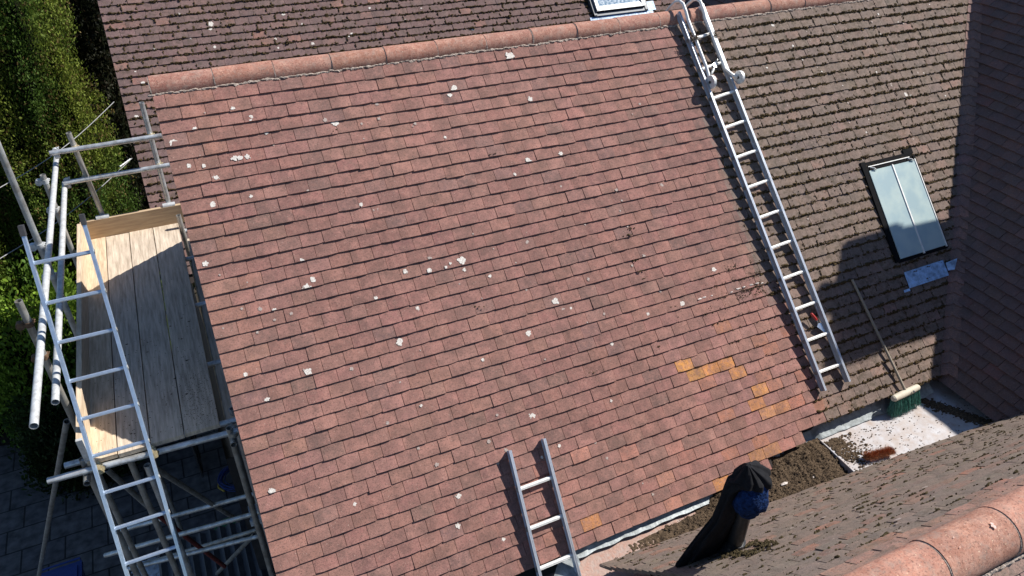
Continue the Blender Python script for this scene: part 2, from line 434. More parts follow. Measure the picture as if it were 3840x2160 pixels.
for (px, py, n_) in ((1580, 590, 12), (1608, 680, 30), (1618, 700, 22), (1600, 655, 16), (1690, 770, 10), (1585, 575, 8), (1490, 935, 8), (1655, 870, 10), (1200, 770, 4), (1240, 385, 5), (845, 325, 8)):
    c = at(px, py, (0, -1, 1), .03)
    for _ in range(n_):
        mo.blob(c + Vector((R.gauss(0, .02), R.gauss(0, .012), 0)) + Vector((0, 0, .0)), .007*R.uniform(.5, 1.3), .006, .005, amp=.5)
mo.build('moss', M['moss'], front)['kind'] = 'stuff'

def spot(mb, px, py, r, c=0.0, sf=None, e=.0315, ring=False):
    P = at(px, py, (0, -1, 1), c + .041)
    if c == 0: u, s = P.x, -(P.y+P.z)*.70710678; f = surf_main
    else: u, s = P.x, ((YB0+ZB0)-(P.y+P.z))*.70710678; f = surf_back
    # ride on the tile: elevation falls from the tail upslope
    if u < .03 and c == 0: return
    n = 22; ph = R.uniform(0, 99); k = math.ceil(s/G); fr = k - s/G
    el = lambda ss: .026*(1 - max(0, (math.ceil(s/G)*G - ss))/(2.05*G)) + .004
    vs = [f(u, s, el(s))]
    for i in range(n):
        a = i/n*2*math.pi; q = r*(.95+.55*noise.noise(Vector((math.cos(a)*1.8, math.sin(a)*1.8, ph)))+R.uniform(-.08, .08))
        ss = min(s + q*math.sin(a), k*G-.002)
        vs.append(f(u+q*math.cos(a), ss, el(ss)))
    mb.add(vs, [(0, i+1, (i+1) % n+1) for i in range(n)])
    for _ in range(R.choice((0, 0, 1, 2))):
        a = R.uniform(0, 6.28); q = r*R.uniform(1.0, 1.3); uu = u+q*math.cos(a); ss = min(s+q*math.sin(a), k*G-.004); rr = r*R.uniform(.1, .3)
        mb.add([f(uu+rr*math.cos(b), min(ss+rr*math.sin(b), k*G-.002), el(ss)) for b in (0, 1.2, 2.4, 3.7, 5)], [(0, 1, 2, 3, 4)])
SP = [(437,360,.024),(843,307,.022),(590,398,.016),(603,397,.017),(622,393,.016),(475,417,.012),(513,417,.011),(543,447,.014),(535,513,.016),(632,494,.01),(908,515,.011),(517,663,.015),(510,698,.015),(787,703,.014),(771,722,.018),(776,936,.02),(617,942,.012),(1020,683,.012),(1080,680,.016),(1122,672,.008),(1133,662,.008),(1162,655,.026),(1169,678,.01),(1233,694,.01),(1283,141,.03),(1142,223,.022),(1132,238,.014),(1335,248,.018),(1330,403,.019),(1412,385,.015),(1330,838,.018),(1408,1121,.01),(1340,1047,.02),(1398,757,.022),(1268,1357,.011),(1153,1323,.016),(1155,1248,.014),(1005,860,.02),(1296,437,.01),(1120,345,.008),(632,293,.01),(632,303,.009),(670,333,.011),(586,272,.012),(490,325,.012),(945,750,.012),(760,655,.012),(1540,865,.012),(1797,678,.014),(893,1268,.01),(1437,775,.008),(1630,790,.01),(1717,763,.016),(1215,905,.009),(1538,1008,.008),(1050,775,.013),(686,1237,.018),(672,1005,.012),(1363,1150,.009),(560,905,.011),(868,455,.008),(690,780,.012),(605,1250,.01),(1060,1020,.009)]
SPR = [(1945,62,.018),(1930,170,.013),(1995,115,.014),(2180,333,.012),(2280,237,.022),(2292,240,.016),(2205,181,.012),(2067,180,.01),(2325,183,.009),(2210,35,.012),(2180,70,.008),(2215,85,.009),(2260,55,.008),(2340,10,.01),(2020,150,.009),(2120,215,.008),(2380,240,.01),(2100,60,.008),(2050,12,.008)]
SB = [(530,60,.03),(529,72,.02),(587,80,.018),(540,117,.018),(613,160,.018),(625,130,.01),(713,35,.02),(787,109,.022),(693,97,.016),(1190,73,.022),(878,90,.014),(885,85,.018),(360,208,.02),(343,293,.02),(388,122,.012),(450,35,.015),(700,120,.012),(930,20,.015),(1020,50,.012),(340,180,.012),(400,430,.015),(1060,20,.012),(760,60,.012),(480,95,.012)]
li = MB()
for x, y, r in SP: spot(li, x, y, r*1.35)
for x, y, r in SPR: spot(li, x, y, r*.9)
li2 = MB()
for _ in range(70):
    spot(li2, R.uniform(480, 1700), R.uniform(260, 1250), R.uniform(.005, .016))
for _ in range(60): spot(li2, R.uniform(1900, 2420), R.uniform(30, 560), R.uniform(.004, .012))
li.build('lichen', M['lichen'], front)['kind'] = 'stuff'
li2.build('lichen', M['lichen_grey'], front)['kind'] = 'stuff'
# pale mortar showing above the slipped course beside the ladder
pm = MB()
for (x, y, r) in ((1760,752,.02),(1772,748,.018),(1790,744,.01),(1840,735,.012),(1858,726,.02),(1872,722,.018),(1890,716,.02),(1905,713,.018),(1918,712,.016)):
    P = at(x, y, (0, -1, 1), .041); pm.blob(surf_main(P.x, -(P.y+P.z)*.7071, .026), r*1.3, .008, .007, amp=.35)
pm.build('mortar', M['mortar_pale'], front)['kind'] = 'stuff'

# ---- ridges
def half_round(mb, a, b, r, seg=20, flare=.0022, a0=-.25, a1=math.pi+.25, thick=.014, ax=Vector((0, 1, 0))):
    a = Vector(a); b = Vector(b); n = 3
    ringo = []
    for i in range(n+1):
        t = i/n; p = a.lerp(b, t); rr = r + flare*(1-t)
        ringo.append([p + ax*(-math.cos(q)*rr) + Vector((0, 0, math.sin(q)*rr)) for q in [a0+(a1-a0)*j/seg for j in range(seg+1)]])
    mb.smooth = True
    for i in range(n):
        mb.add(ringo[i]+ringo[i+1], [(j, j+1, seg+1+j+1, seg+1+j) for j in range(seg)])
    mb.smooth = False
    for ring, p in ((ringo[0], a), (ringo[-1], b)):
        inn = [p + (x-p)*(1-thick/r) for x in ring]
        mb.add(ring+inn, [(j, j+1, seg+1+j+1, seg+1+j) for j in range(seg)])
RY, RZ, RR = .088, .028, .092
def ridge_run(x0, x1, L, cy, cz, r, parent, tint, dip=0, mr=.0):
    x = x0; mor = MB(); i = 0
    while x < x1:
        mb = MB(); mb.col = jit(tint, .12, .05)
        dz = -dip*math.sin((x-x0)/(x1-x0)*math.pi) + R.uniform(-.002, .002); dy = R.uniform(-.003, .003)
        half_round(mb, (x+.003, cy+dy, cz+dz), (x+L-.004, cy+dy, cz+dz+R.uniform(-.003, .003)), r)
        o = mb.build('ridge_tile', M['ridge'], parent, attr=True)
        mor.tube([(x-.004, cy, cz+dz-.003), (x+.004, cy, cz+dz-.003)], r+.0006, 48)
        x += L; i += 1
    return mor
mor = ridge_run(0, 8.7, .445, RY, RZ, RR, front, (.35, .155, .112))
n = 260
for i in range(n):
    u = 8.6*i/n; mor.blob(surf_main(u, R.uniform(-.012, .002), .012+R.uniform(-.003, .004)), .028, .014, .010, amp=.4)
mor.box((4.3, RY, RZ-.03), (4.3, 0, 0), (0, .06, 0), (0, 0, .05))
mor.build('mortar', M['mortar'], front)['kind'] = 'stuff'

# ---- rear slope of the front range and gable wall
rs = MB(); rs.cur = 0
def surf_rear(u, s, e): return Vector((u, .11 + s*.55 + e*.835, .10 - s*.835 + e*.55))
courses(rs, surf_rear, 3, 34, lambda k: (0, 1.2), lambda k, u: jit((.17, .11, .095), .12), first=True)
rs.cur = 1
sheet(rs, surf_rear, 0.02, 8.8, .02, 3.6, -.03, 3)
rear = rs.build('roof', [M['tile_back'], M['under']], house, attr=True)
tag(rear, 'hidden steep slope behind the orange ridge')
wl = MB()
wl.add([(.07, -3.05, -8), (.07, -3.05, -3.09), (.07, .1, .03), (.07, 1.7, -2.4), (.07, 1.7, -8)], [(0, 1, 2, 3, 4)])
wl.add([(.07, -3.05, -8), (2.1, -3.05, -8), (2.1, -3.05, -3.09), (.07, -3.05, -3.09)], [(0, 1, 2, 3)])
wl.build('wall', M['wall'], house)

# ---- back range
def t_back(k, u):
    b = (.16, .098, .092)
    if R.random() < .12: b = (.22, .125, .105)
    if R.random() < .05: b = (.30, .15, .115)
    return jit(b, .13, .04)
NB = 34
WIN = [(6.06, 7.10, .75, 1.26)]
def skipw(k, a, b): return k*G > .0 and a < 7.0 and b > 6.1 and k*G < 1.22 and k*G > 0
bk = MB()
courses(bk, surf_back, 1, 36, lambda k: (-.40, 9.4), t_back, first=True, wave=.005, ej=.003, skip=skipw)
bk.cur = 1; sheet(bk, surf_back, -.38, 12, -.02, 37*G, -.002, 2)
bk.cur = 1; bk.add([(-.4, YB0, ZB0), (12, YB0, ZB0), (12, YB0+.45, ZB0-3.1), (-.4, YB0+.45, ZB0-3.1)], [(0, 1, 2, 3)])
back = bk.build('roof', [M['tile_back'], M['under']], house, attr=True)
tag(back, 'dark mossy slope behind the orange ridge, running off the top edge')
mo = MB()
for k in range(1, 29):
    ub = 7.5
    moss_line(mo, surf_back, k, -.38, ub, 90, .0135); moss_joint(mo, surf_back, k, -.38, ub, .7, .0125)
for _ in range(16):
    u = R.uniform(0, 6); k = R.randint(3, 24)
    for q in range(6): mo.blob(surf_back(u+R.gauss(0, .012), k*G+R.gauss(0, .012), .03), .014, .014, .012, amp=.4)
mo.build('moss', M['moss'], back)['kind'] = 'stuff'
li = MB()
for x, y, r in SB: spot(li, x, y, r*1.05, c=-4.95)
li.build('lichen', M['lichen'], back)['kind'] = 'stuff'
wl = MB()
wl.add([(-.28, .6, -8), (-.28, .6, -4.4), (-.28, YB0, ZB0-.06), (-.28, YB0+.4, ZB0-3.1), (-.28, YB0+.4, -8)], [(0, 1, 2, 3, 4)])
wl.add([(-.28, .6, -8), (.07, .6, -8), (.07, .6, -4.4), (-.28, .6, -4.4)], [(0, 1, 2, 3)])
wl.build('wall', M['wall'], house)

# ---- cross wing slope on the right (faces away from the sun)
def t_side(k, u): return jit((.155, .092, .078) if R.random() < .85 else (.2, .10, .08), .16, .05)  # tints kept low too, adding to the slope's shade
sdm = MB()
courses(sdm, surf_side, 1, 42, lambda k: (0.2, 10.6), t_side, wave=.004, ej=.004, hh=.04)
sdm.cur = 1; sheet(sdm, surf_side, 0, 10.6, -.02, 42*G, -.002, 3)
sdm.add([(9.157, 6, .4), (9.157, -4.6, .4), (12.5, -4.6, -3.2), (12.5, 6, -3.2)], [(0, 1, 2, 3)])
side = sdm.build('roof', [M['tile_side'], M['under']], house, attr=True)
tag(side, 'shaded slope of the cross wing on the right')
# valley tiles with rounded tails
vt = MB()
for k in range(1, 39):
    yv = -c45(k*G); zv = yv; xv = vX(k)
    tint = jit((.27, .155, .125), .12, .05)
    a = Vector((xv, yv, zv)); up = Vector((vX(k-2)-xv, c45(2*G), c45(2*G)))
    dm = Vector((-1, 0, 0)); dr = Vector((0, -1, 0)); nmid = Vector((-.75, -.7071, 1.36)).normalized()
    rows = []
    N_ = 10; hw = .105
    for i in range(N_+1):
        t = -1 + 2*i/N_
        d = dm*(-t) if t < 0 else dr*t
        soft = .030*(1-abs(t))**1.5
        drop = .028*(1-abs(t)**2.2)
        base = a + d*hw*(1+.0*abs(t)) + nmid*(soft*.6+.030+.014*max(0, min(1, t*3+1))) - up.normalized()*(drop*.9)
        rows.append(base)
    # tails follow each slope's own course line
    top = [p + up*.98 - nmid*.022 for p in rows]; low = [p - nmid*.014 for p in rows]
    vt.col = tint; n = N_+1
    vt.smooth = False
    vt.add(rows+top+low, [(i, i+1, n+i+1, n+i) for i in range(N_)] + [(2*n+i, 2*n+i+1, i+1, i) for i in range(N_)])
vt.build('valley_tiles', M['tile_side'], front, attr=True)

# ---- chimney on the cross wing (its shadow falls across the slope)
ch = MB()
cx = 9.35
ch.box((cx, -2.245, .9), (.26, 0, 0), (0, .375, 0), (0, 0, 1.0))
for z, o_ in ((1.72, .02), (1.80, .035), (1.88, .015)): ch.box((cx, -2.245, z), (.26+o_, 0, 0), (0, .375+o_, 0), (0, 0, .036))
chim = ch.build('chimney', M['brick'], house)
po = MB(); po.smooth = True
po.tube([(cx-.05, -2.2, 1.9), (cx-.05, -2.2, 2.05), (cx-.05, -2.2, 2.24), (cx-.05, -2.2, 2.27), (cx-.05, -2.2, 2.31)], .1, 20, hollow=True, rr=[.125, .115, .10, .12, .12])
po.build('chimney_pot', M['clay'], chim)

# ---- near slope with its orange ridge
def t_near(k, u):
    b = (.20, .155, .125)
    if R.random() < .10: b = (.27, .155, .115)
    if k < 3: b = lerp3(b, (.42, .22, .16), .8)
    elif R.random() < .04: b = (.34, .16, .11)
    return jit(b, .09, .04)
nr = MB(); GAP[0] = .0006
courses(nr, surf_near, 1, 25, lambda k: (2.2, 9.3), t_near, wave=.003, ej=.0012, rj=.003)
nr.cur = 1; sheet(nr, surf_near, 2.22, 9.3, -.05, NS, -.004, 4)
nr.cur = 0
courses(nr, surf_near2, 1, 6, lambda k: (2.2, 6.5), lambda k, u: jit((.40, .25, .20), .1, .04))
nr.cur = 1; nr.add([(2.22, -4.96, -.90), (6.5, -4.96, -.90), (6.5, -5.5, -1.64), (2.22, -5.5, -1.64)], [(0, 1, 2, 3)])
nr.add([(2.28, -4.8, -.98), (2.28, -3.22, -2.98), (2.28, -3.22, -8), (2.28, -5.5, -8), (2.28, -5.5, -1.8)], [(0, 1, 2, 3, 4)])
near = nr.build('roof', [M['tile_near'], M['under']], house, attr=True)
tag(near, 'nearest slope seen along its tiles, grey brown with tufts of dry moss')
mo = MB()
for k in range(1, 26):
    for _ in range(120):
        u = R.uniform(2.25, 8.6)
        if noise.noise(Vector((u*1.7, k*.5, 8))) < -.12 + (.25 if k < 4 else 0): continue
        c = surf_near(u, k*G+.002, .027); l = R.uniform(.003, .0105)
        for q in range(R.choice((1, 2, 3, 5, 7))):
            mo.blob(c + Vector((R.gauss(0, .011), R.gauss(0, .003), R.gauss(0, .003))), l*1.1, l*.7, l*.8, amp=.45)
for _ in range(2600):
    k = R.uniform(.5, 25); u = R.uniform(2.25, 8.6); l = R.uniform(.0012, .0035)
    mo.blob(surf_near(u, k*G, .022), l*1.5, l, l, amp=.4)
mo.build('moss', M['moss_dry'], near)['kind'] = 'stuff'
li = MB()
for _ in range(60):
    k = R.uniform(1, 22); u = R.uniform(2.4, 8.2); c = surf_near(u, k*G, .03); l = R.uniform(.006, .02)
    n_ = 8; vs = [surf_near(u + l*1.3*R.uniform(.6, 1.1)*math.cos(a*6.28/n_), k*G + l*R.uniform(.6, 1.1)*math.sin(a*6.28/n_), .0325) for a in range(n_)]
    li.add(vs, [tuple(range(n_))])
li.build('lichen', M['lichen_grey'], near)['kind'] = 'stuff'
mor = ridge_run(2.229, 6.6, .445, -4.87, -.835, .120, near, (.45, .205, .145))
for i in range(160):
    mor.blob((2.25+4.3*i/160, -4.99+R.uniform(-.004, .004), -.885), .03, .010, .010, amp=.4)
mor.build('mortar', M['mortar'], near)['kind'] = 'stuff'

li = MB()
for _ in range(40):
    x = R.uniform(2.5, 6.2); q = R.uniform(.4, 2.2); r_ = R.choice((.003, .004, .005, .008, .014)); vs = []
    for i in range(12):
        a = i/12*6.2832; f = r_*R.uniform(.35, 1.25); qq = q + f*math.sin(a)/.12
        vs.append((x+f*math.cos(a), -4.87+math.cos(qq)*-.1275, -.835+math.sin(qq)*.1275))
    li.add(vs, [tuple(range(12))])
li.build('lichen', M['lichen_pink'], near)['kind'] = 'stuff'

# ---- lead gutter between the slopes
gl = MB()
def gz(x, y):
    return -2.945 + .004*noise.noise(Vector((x*3, y*6, 0))) + .003*noise.noise(Vector((x*9, y*9, 4)))
nx, ny = 70, 24
x0, x1 = 4.73, 7.2; grid = []
for i in range(nx+1):
    for j in range(ny+1):
        x = x0 + (x1-x0)*i/nx + (.01*math.sin(j*.7) if i == 0 else 0); y = -2.45 - 1.25*j/ny
        grid.append((x, y, gz(x, y)))
gl.smooth = True
gl.add(grid, [(i*(ny+1)+j, i*(ny+1)+j+1, (i+1)*(ny+1)+j+1, (i+1)*(ny+1)+j) for i in range(nx) for j in range(ny)])
gl.smooth = False
gl.add([(4.73, -2.6, -2.945), (4.73, -3.6, -2.945), (4.715, -3.6, -3.05), (4.715, -2.6, -3.05)], [(0, 1, 2, 3)])
gl.tube([(4.727, -2.7, -2.945), (4.727, -3.5, -2.945)], .008, 8)
lead = gl.build('gutter_lining', M['lead'], house)
tag(lead, 'pale lead flat in the corner between three slopes')
gm = MB()
gm.add([(2.05, -2.6, -3.02), (4.73, -2.6, -3.02), (4.73, -3.6, -3.02), (2.05, -3.6, -3.02)], [(0, 1, 2, 3)])
gm.add([(2.05, -2.9, -3.02), (2.05, -3.6, -3.02), (2.05, -3.6, -3.6), (2.05, -2.9, -3.6)], [(0, 1, 2, 3)])
gm.build('gutter_bed', M['render'], house)
# rippled lead apron under the eaves
ap = MB(); ap.smooth = True
N_ = 150; rows = []
for i in range(N_+1):
    t = i/N_; x = 2.13 + (6.2-2.13)*t
    wob = .006*noise.noise(Vector((x*9, 0, 2))) + .004*math.sin(x*40)*max(0, noise.noise(Vector((x*3, 5, 2))))
    ye = -2.812 if x > 4.45 else -2.915
    zl = -2.937 if x > 4.73 else -2.985
    q_ = .4 if x > 4.45 else 1
    rows += [(x, ye+.09, zl+.085), (x, ye+.03+wob, zl+.035+wob), (x, ye-.012*q_+wob*1.5, zl+.016), (x, ye-.045*q_+.018*noise.noise(Vector((x*8, 3, 1))), zl+.006)]
ap.add(rows, [(4*i+j, 4*i+j+1, 4*i+4+j+1, 4*i+4+j) for i in range(N_) for j in range(3)])
ap.smooth = False
ap.add([(2.13, -2.80, -2.9), (2.13, -3.0, -2.98), (2.02, -3.12, -3.0), (1.95, -3.2, -3.06), (1.9, -3.0, -3.02), (2.0, -2.9, -2.98)], [(0, 1, 2, 3, 4, 5)])
ap.build('lead_apron', M['lead_dark'], house)

# ---- fascia/eaves soffit under the front slope, left of the gutter
fs = MB(); fs.box((1.0, -2.98, -3.12), (1.05, 0, 0), (0, .02, 0), (0, 0, .09)); fs.build('fascia', M['wall'], house)

# ---- skylight on the front slope
sk = MB()
def sbox(mb, sf, u0, u1, s0, s1, e0, e1):
    P = [sf(u, s, e) for u in (u0, u1) for s in (s0, s1) for e in (e0, e1)]
    mb.add(P, [(0,1,3,2),(4,6,7,5),(0,4,5,1),(2,3,7,6),(0,2,6,4),(1,5,7,3)])
fr = MB()
U0, U1, S0, S1 = 6.255, 6.90, 1.80, 2.735
sbox(fr, surf_main, U0-.06, U0, S0-.05, S1+.02, .0, .040)
sbox(fr, surf_main, U1, U1+.03, S0-.05, S1+.02, .0, .040)
sbox(fr, surf_main, U0, U1, S0-.09, S0, .0, .032)  # black bar painted in for the dark gap above the glass
sbox(fr, surf_main, U0-.02, U1+.02, S1, S1+.03, .0, .036)
sbox(fr, surf_main, U1-.10, U1+.03, S0-.13, S0-.07, .0, .034)  # black block painted in for the dark hole at the top right
sbox(fr, surf_main, U0-.06, U0, S0-.10, S0-.05, .0, .036)
frame = fr.build('skylight', M['blackframe'], house)
tag(frame, 'small skylight of two wired glass strips in a black frame, half shaded')
for a, b in ((U0+.004, (U0+U1)/2-.004), ((U0+U1)/2+.004, U1-.004)):
    g_ = MB(); sbox(g_, surf_main, a, b, S0+.003, S1-.005, .040, .047); g_.build('pane', M['wired'], frame)
g_ = MB()
sbox(g_, surf_main, (U0+U1)/2-.007, (U0+U1)/2+.007, S0-.005, S1+.01, .038, .055)
sbox(g_, surf_main, U1-.006, U1+.004, S0-.01, S1+.01, .038, .053)
sbox(g_, surf_main, U0+.02, U1-.05, S0-.045, S0-.037, .03, .04)
for uu in (U0+.06, U1-.06):
    g_.tube([surf_main(uu-.02, S0-.03, .04), surf_main(uu, S0-.01, .065), surf_main(uu+.03, S0+.01, .055)], .006, 8)
g_.build('glazing_bar', M['alu_white'], frame)
ad = MB()
def patch(mb, u0, u1, s0, s1, sk_, n=10, m_=5):
    vs = []
    for i in range(n+1):
        for j in range(m_+1):
            u = u0+(u1-u0)*i/n; s = s0+(s1-s0)*j/m_
            vs.append(surf_main(u, s + sk_*i/n, .034 + .004*noise.noise(Vector((u*14, s*14, 9)))))
    mb.smooth = True
    mb.add(vs, [(i*(m_+1)+j, i*(m_+1)+j+1, (i+1)*(m_+1)+j+1, (i+1)*(m_+1)+j) for i in range(n) for j in range(m_)])
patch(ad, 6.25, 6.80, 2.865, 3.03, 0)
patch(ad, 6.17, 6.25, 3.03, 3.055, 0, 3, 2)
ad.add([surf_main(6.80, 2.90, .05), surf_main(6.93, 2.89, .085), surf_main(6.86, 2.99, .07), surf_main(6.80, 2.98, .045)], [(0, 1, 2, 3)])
ad.build('apron', M['lead_skyblue'], frame)

# ---- roof window on the back slope
def sB(u, s, e): return surf_back(u, s, e)
def ys(y): return (YB0-y)*1.41421
w0, w1 = 6.13, 6.98; sb = ys(3.90); st = sb-1.15
fr = MB()
sbox(fr, sB, w0-.05, w0, st, sb+.04, 0, .07); sbox(fr, sB, w1, w1+.05, st, sb+.04, 0, .07); sbox(fr, sB, w0-.05, w1+.05, sb, sb+.05, 0, .06)
frame = fr.build('skylight', M['frame'], house)
tag(frame, 'modern roof window with grey cladding at the top edge, sky mirrored in its pane')
fr = MB()
sbox(fr, sB, w0, w0+.05, st, sb-.02, .07, .10); sbox(fr, sB, w1-.05, w1, st, sb-.02, .07, .10); sbox(fr, sB, w0, w1, sb-.06, sb-.01, .07, .095)
sbox(fr, sB, w0+.04, w1-.04, sb-.09, sb-.06, .07, .085)
fr.build('sash', M['galv_pale'], frame)
g_ = MB(); sbox(g_, sB, w0+.05, w1-.05, st, sb-.085, .06, .08); g_.build('pane', M['pane'], frame)
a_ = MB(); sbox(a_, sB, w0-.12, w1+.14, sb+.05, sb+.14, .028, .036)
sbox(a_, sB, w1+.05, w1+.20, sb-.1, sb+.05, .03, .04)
a_.build('apron', M['lead_skyblue'], frame)

# ------------------------------------------------------------------ debris
dm = MB(); dm.smooth = True
nx, ny = 330, 70
xa, xb, ya, yb = 2.2, 4.95, -2.80, -3.46
def heap(x, y):
    t = (x-2.2)/2.5
    cy = -3.16
    prof = .055*max(0, 1-((y+3.16)/.34)**4)
    if y > -3.12: prof = .055
    ramp = min(1, max(0, (x-2.45)/.7 - (.9 if y > -2.99 and x < 3.5 else 0))) * (1 if x < 4.62 else max(0, 1-(x-4.62)/(.13+.16*noise.noise(Vector((x*5, y*9, 7))) + (.10 if y > -3.08 else -.03))))
    h = prof*ramp
    h += .017*noise.noise(Vector((x*11, y*11, 0)))*(ramp+.2) + .014*noise.noise(Vector((x*32, y*32, 5))) + .008*noise.noise(Vector((x*75, y*75, 9)))
    h += (.035*max(0, min(1, (x-4.1)/.4)) + .02*max(0, (x-4.5)/.23)*max(0, min(1, (y+3.16)/.15)))*(x < 4.73)
    h += .065*max(0, min(1, (y+3.03)/.10))*max(0, min(1, (x-3.25)/.3))*(x < 4.5 or 0)
    return (-3.03 if x < 4.73 else -3.0) + h - .004
g = []
for i in range(nx+1):
    for j in range(ny+1):
        x = xa+(xb-xa)*i/nx; y = ya+(yb-ya)*j/ny; g.append((x, y, heap(x, y)))
dm.add(g, [(i*(ny+1)+j, i*(ny+1)+j+1, (i+1)*(ny+1)+j+1, (i+1)*(ny+1)+j) for i in range(nx) for j in range(ny)])
dm.smooth = False
for _ in range(11000):
    x = R.uniform(2.35, 4.85); y = R.uniform(-2.84, -3.42); h = heap(x, y)
    if h > (-2.995 if x < 4.7 else -2.95): dm.blob((x, y, h+.001), R.uniform(.002, .007), R.uniform(.002, .0045), R.uniform(.0015, .004), amp=.45)
for _ in range(420):
    x = R.uniform(2.7, 4.78); y = R.uniform(-2.88, -3.38); h = heap(x, y)
    if h > -3.0: dm.blob((x, y, h+.003), R.uniform(.006, .016), R.uniform(.005, .011), R.uniform(.004, .009), amp=.5)
tag(dm.build('dirt_heap', M['dirt']), 'heap of dark brown moss and soil lying in the gutter below the red slope', 'debris', kind='stuff')
cr = MB()
for _ in range(420):     # clods that rolled off the heap on to the lead
    x = 4.74+abs(R.gauss(0, .13)); y = R.uniform(-2.86, -3.05-.2*R.random()); l = R.choice((.004, .006, .009, .013))
    if noise.noise(Vector((x*9, y*9, 1))) > -.1: cr.blob((x, y, gz(x, y)+l*.3), l*1.3, l, l*.7, amp=.5)
for _ in range(2600):
    x = R.uniform(4.74, 6.4); y = R.uniform(-2.88, -3.40)
    p = .10 + .9*math.exp(-(x-4.74)*3.2) + (.6 if noise.noise(Vector((x*4, y*6, 3))) > .25 else 0)
    if R.random() > p*.6: continue
    l = R.uniform(.002, .006)
    cr.blob((x, y, gz(x, y)+.002), l*R.uniform(1, 2.2), l, l*.5, amp=.45)
for _ in range(1300):      # dark swept line of wet dirt along the shaded edge
    t = R.random(); x = 6.02+.36*t+R.gauss(0, .03); y = -2.86-.55*t+R.gauss(0, .03)
    l = R.uniform(.004, .012); cr.blob((x, y, gz(x, y)+.003), l*1.4, l, l*.6, amp=.5)
for _ in range(500):      # rim of dirt beside the step
    x = 4.76+abs(R.gauss(0, .10)); y = R.uniform(-2.87, -3.1); l = R.uniform(.003, .009)
    cr.blob((x, y, gz(x, y)+.002), l*1.5, l, l*.7, amp=.5)
tag(cr.build('scattered_crumbs', M['dirt']), 'loose crumbs of dirt scattered over the pale lead flat', 'debris', kind='stuff')

def small(name, label, cat, mb, mt, group=None):
    o = mb.build(name, mt); return tag(o, label, cat, group)
b_ = MB(); P = atz(1972, 1217, -2.965); b_.blob(P, .045, .016, .012, amp=.25, sub=1)
small('mortar_chip', 'long pale mortar chip on the dirt heap just right of the black cloth', 'rubble', b_, M['mortar_pale'], 'mortar chips on the dirt heap')
b_ = MB(); P = atz(2046, 1200, -2.965); b_.blob(P, .02, .012, .009, amp=.3); small('mortar_chip', 'small pale mortar chip on the dirt heap near the lead step', 'rubble', b_, M['mortar_pale'], 'mortar chips on the dirt heap')

# ------------------------------------------------------------------ ladders
def stile(mb, a, b, n, side, wd=.024, dp=.062):
    a = Vector(a); b = Vector(b); d = (b-a); L_ = d.length; d.normalize()
    n = (n - d*n.dot(d)).normalized(); x = d.cross(n)
    c = (a+b)/2
    mb.box(c, d*L_/2, n*dp/2, x*wd*.32)
    mb.box(c + n*(dp/2-.006), d*(L_/2-.001), n*.006, x*wd/2)
    mb.box(c - n*(dp/2-.006), d*(L_/2-.001), n*.006, x*wd/2)
def rung(mb, a, b, r=.014):
    a = Vector(a); b = Vector(b); mb.tube([a, b], r, 10)
    d = (b-a).normalized()
    for k in range(5):
        an = k*1.256; o = d.orthogonal().normalized(); q = o*math.cos(an)+d.cross(o)*math.sin(an)
        mb.box((a+b)/2 + q*r, (b-a)*.48, q*.0012, d.cross(q)*.0015)
def ladder(name, label, La, Lb, Ra, Rb, n, ts, mt_s, mt_r, group, caps=None, rr=.014, dp=.062, wd=.024):
    root = empty(name, tuple((Vector(Lb)+Vector(Rb))/2)); tag(root, label, 'ladder', group)
    La, Lb, Ra, Rb = map(Vector, (La, Lb, Ra, Rb)); n = Vector(n)
    for a, b in ((La, Lb), (Ra, Rb)):
        mb = MB(); stile(mb, a, b, n, 0, wd, dp); mb.build('stile', mt_s, root)
    d = (Rb-Lb).normalized()
    for t in ts:
        p = La.lerp(Lb, t); q = Ra.lerp(Rb, t); mb = MB(); rung(mb, p, q, rr); rg = mb.build('rung', mt_r, root)
        for c, sgn in ((p, -1), (q, 1)):
            mb = MB(); mb.tube([c + d*sgn*(wd*.5-.001), c + d*sgn*(wd*.5+.005)], rr*1.25, 14, hollow=True)
            mb.build('socket', M['galv_dull'], rg)
    if caps:
        for a, b in ((La, Lb), (Ra, Rb)):
            dd = (a-b).normalized(); mb = MB(); mb.box(a+dd*.0, dd*.035, n*(dp/2+.004), d*(wd/2+.004)); mb.build('end_cap', caps, root)
    return root
nM = Vector((0, -.7071, .7071))
def onM(u, s, e): return Vector((u, -c45(s)-c45(e), -c45(s)+c45(e)))
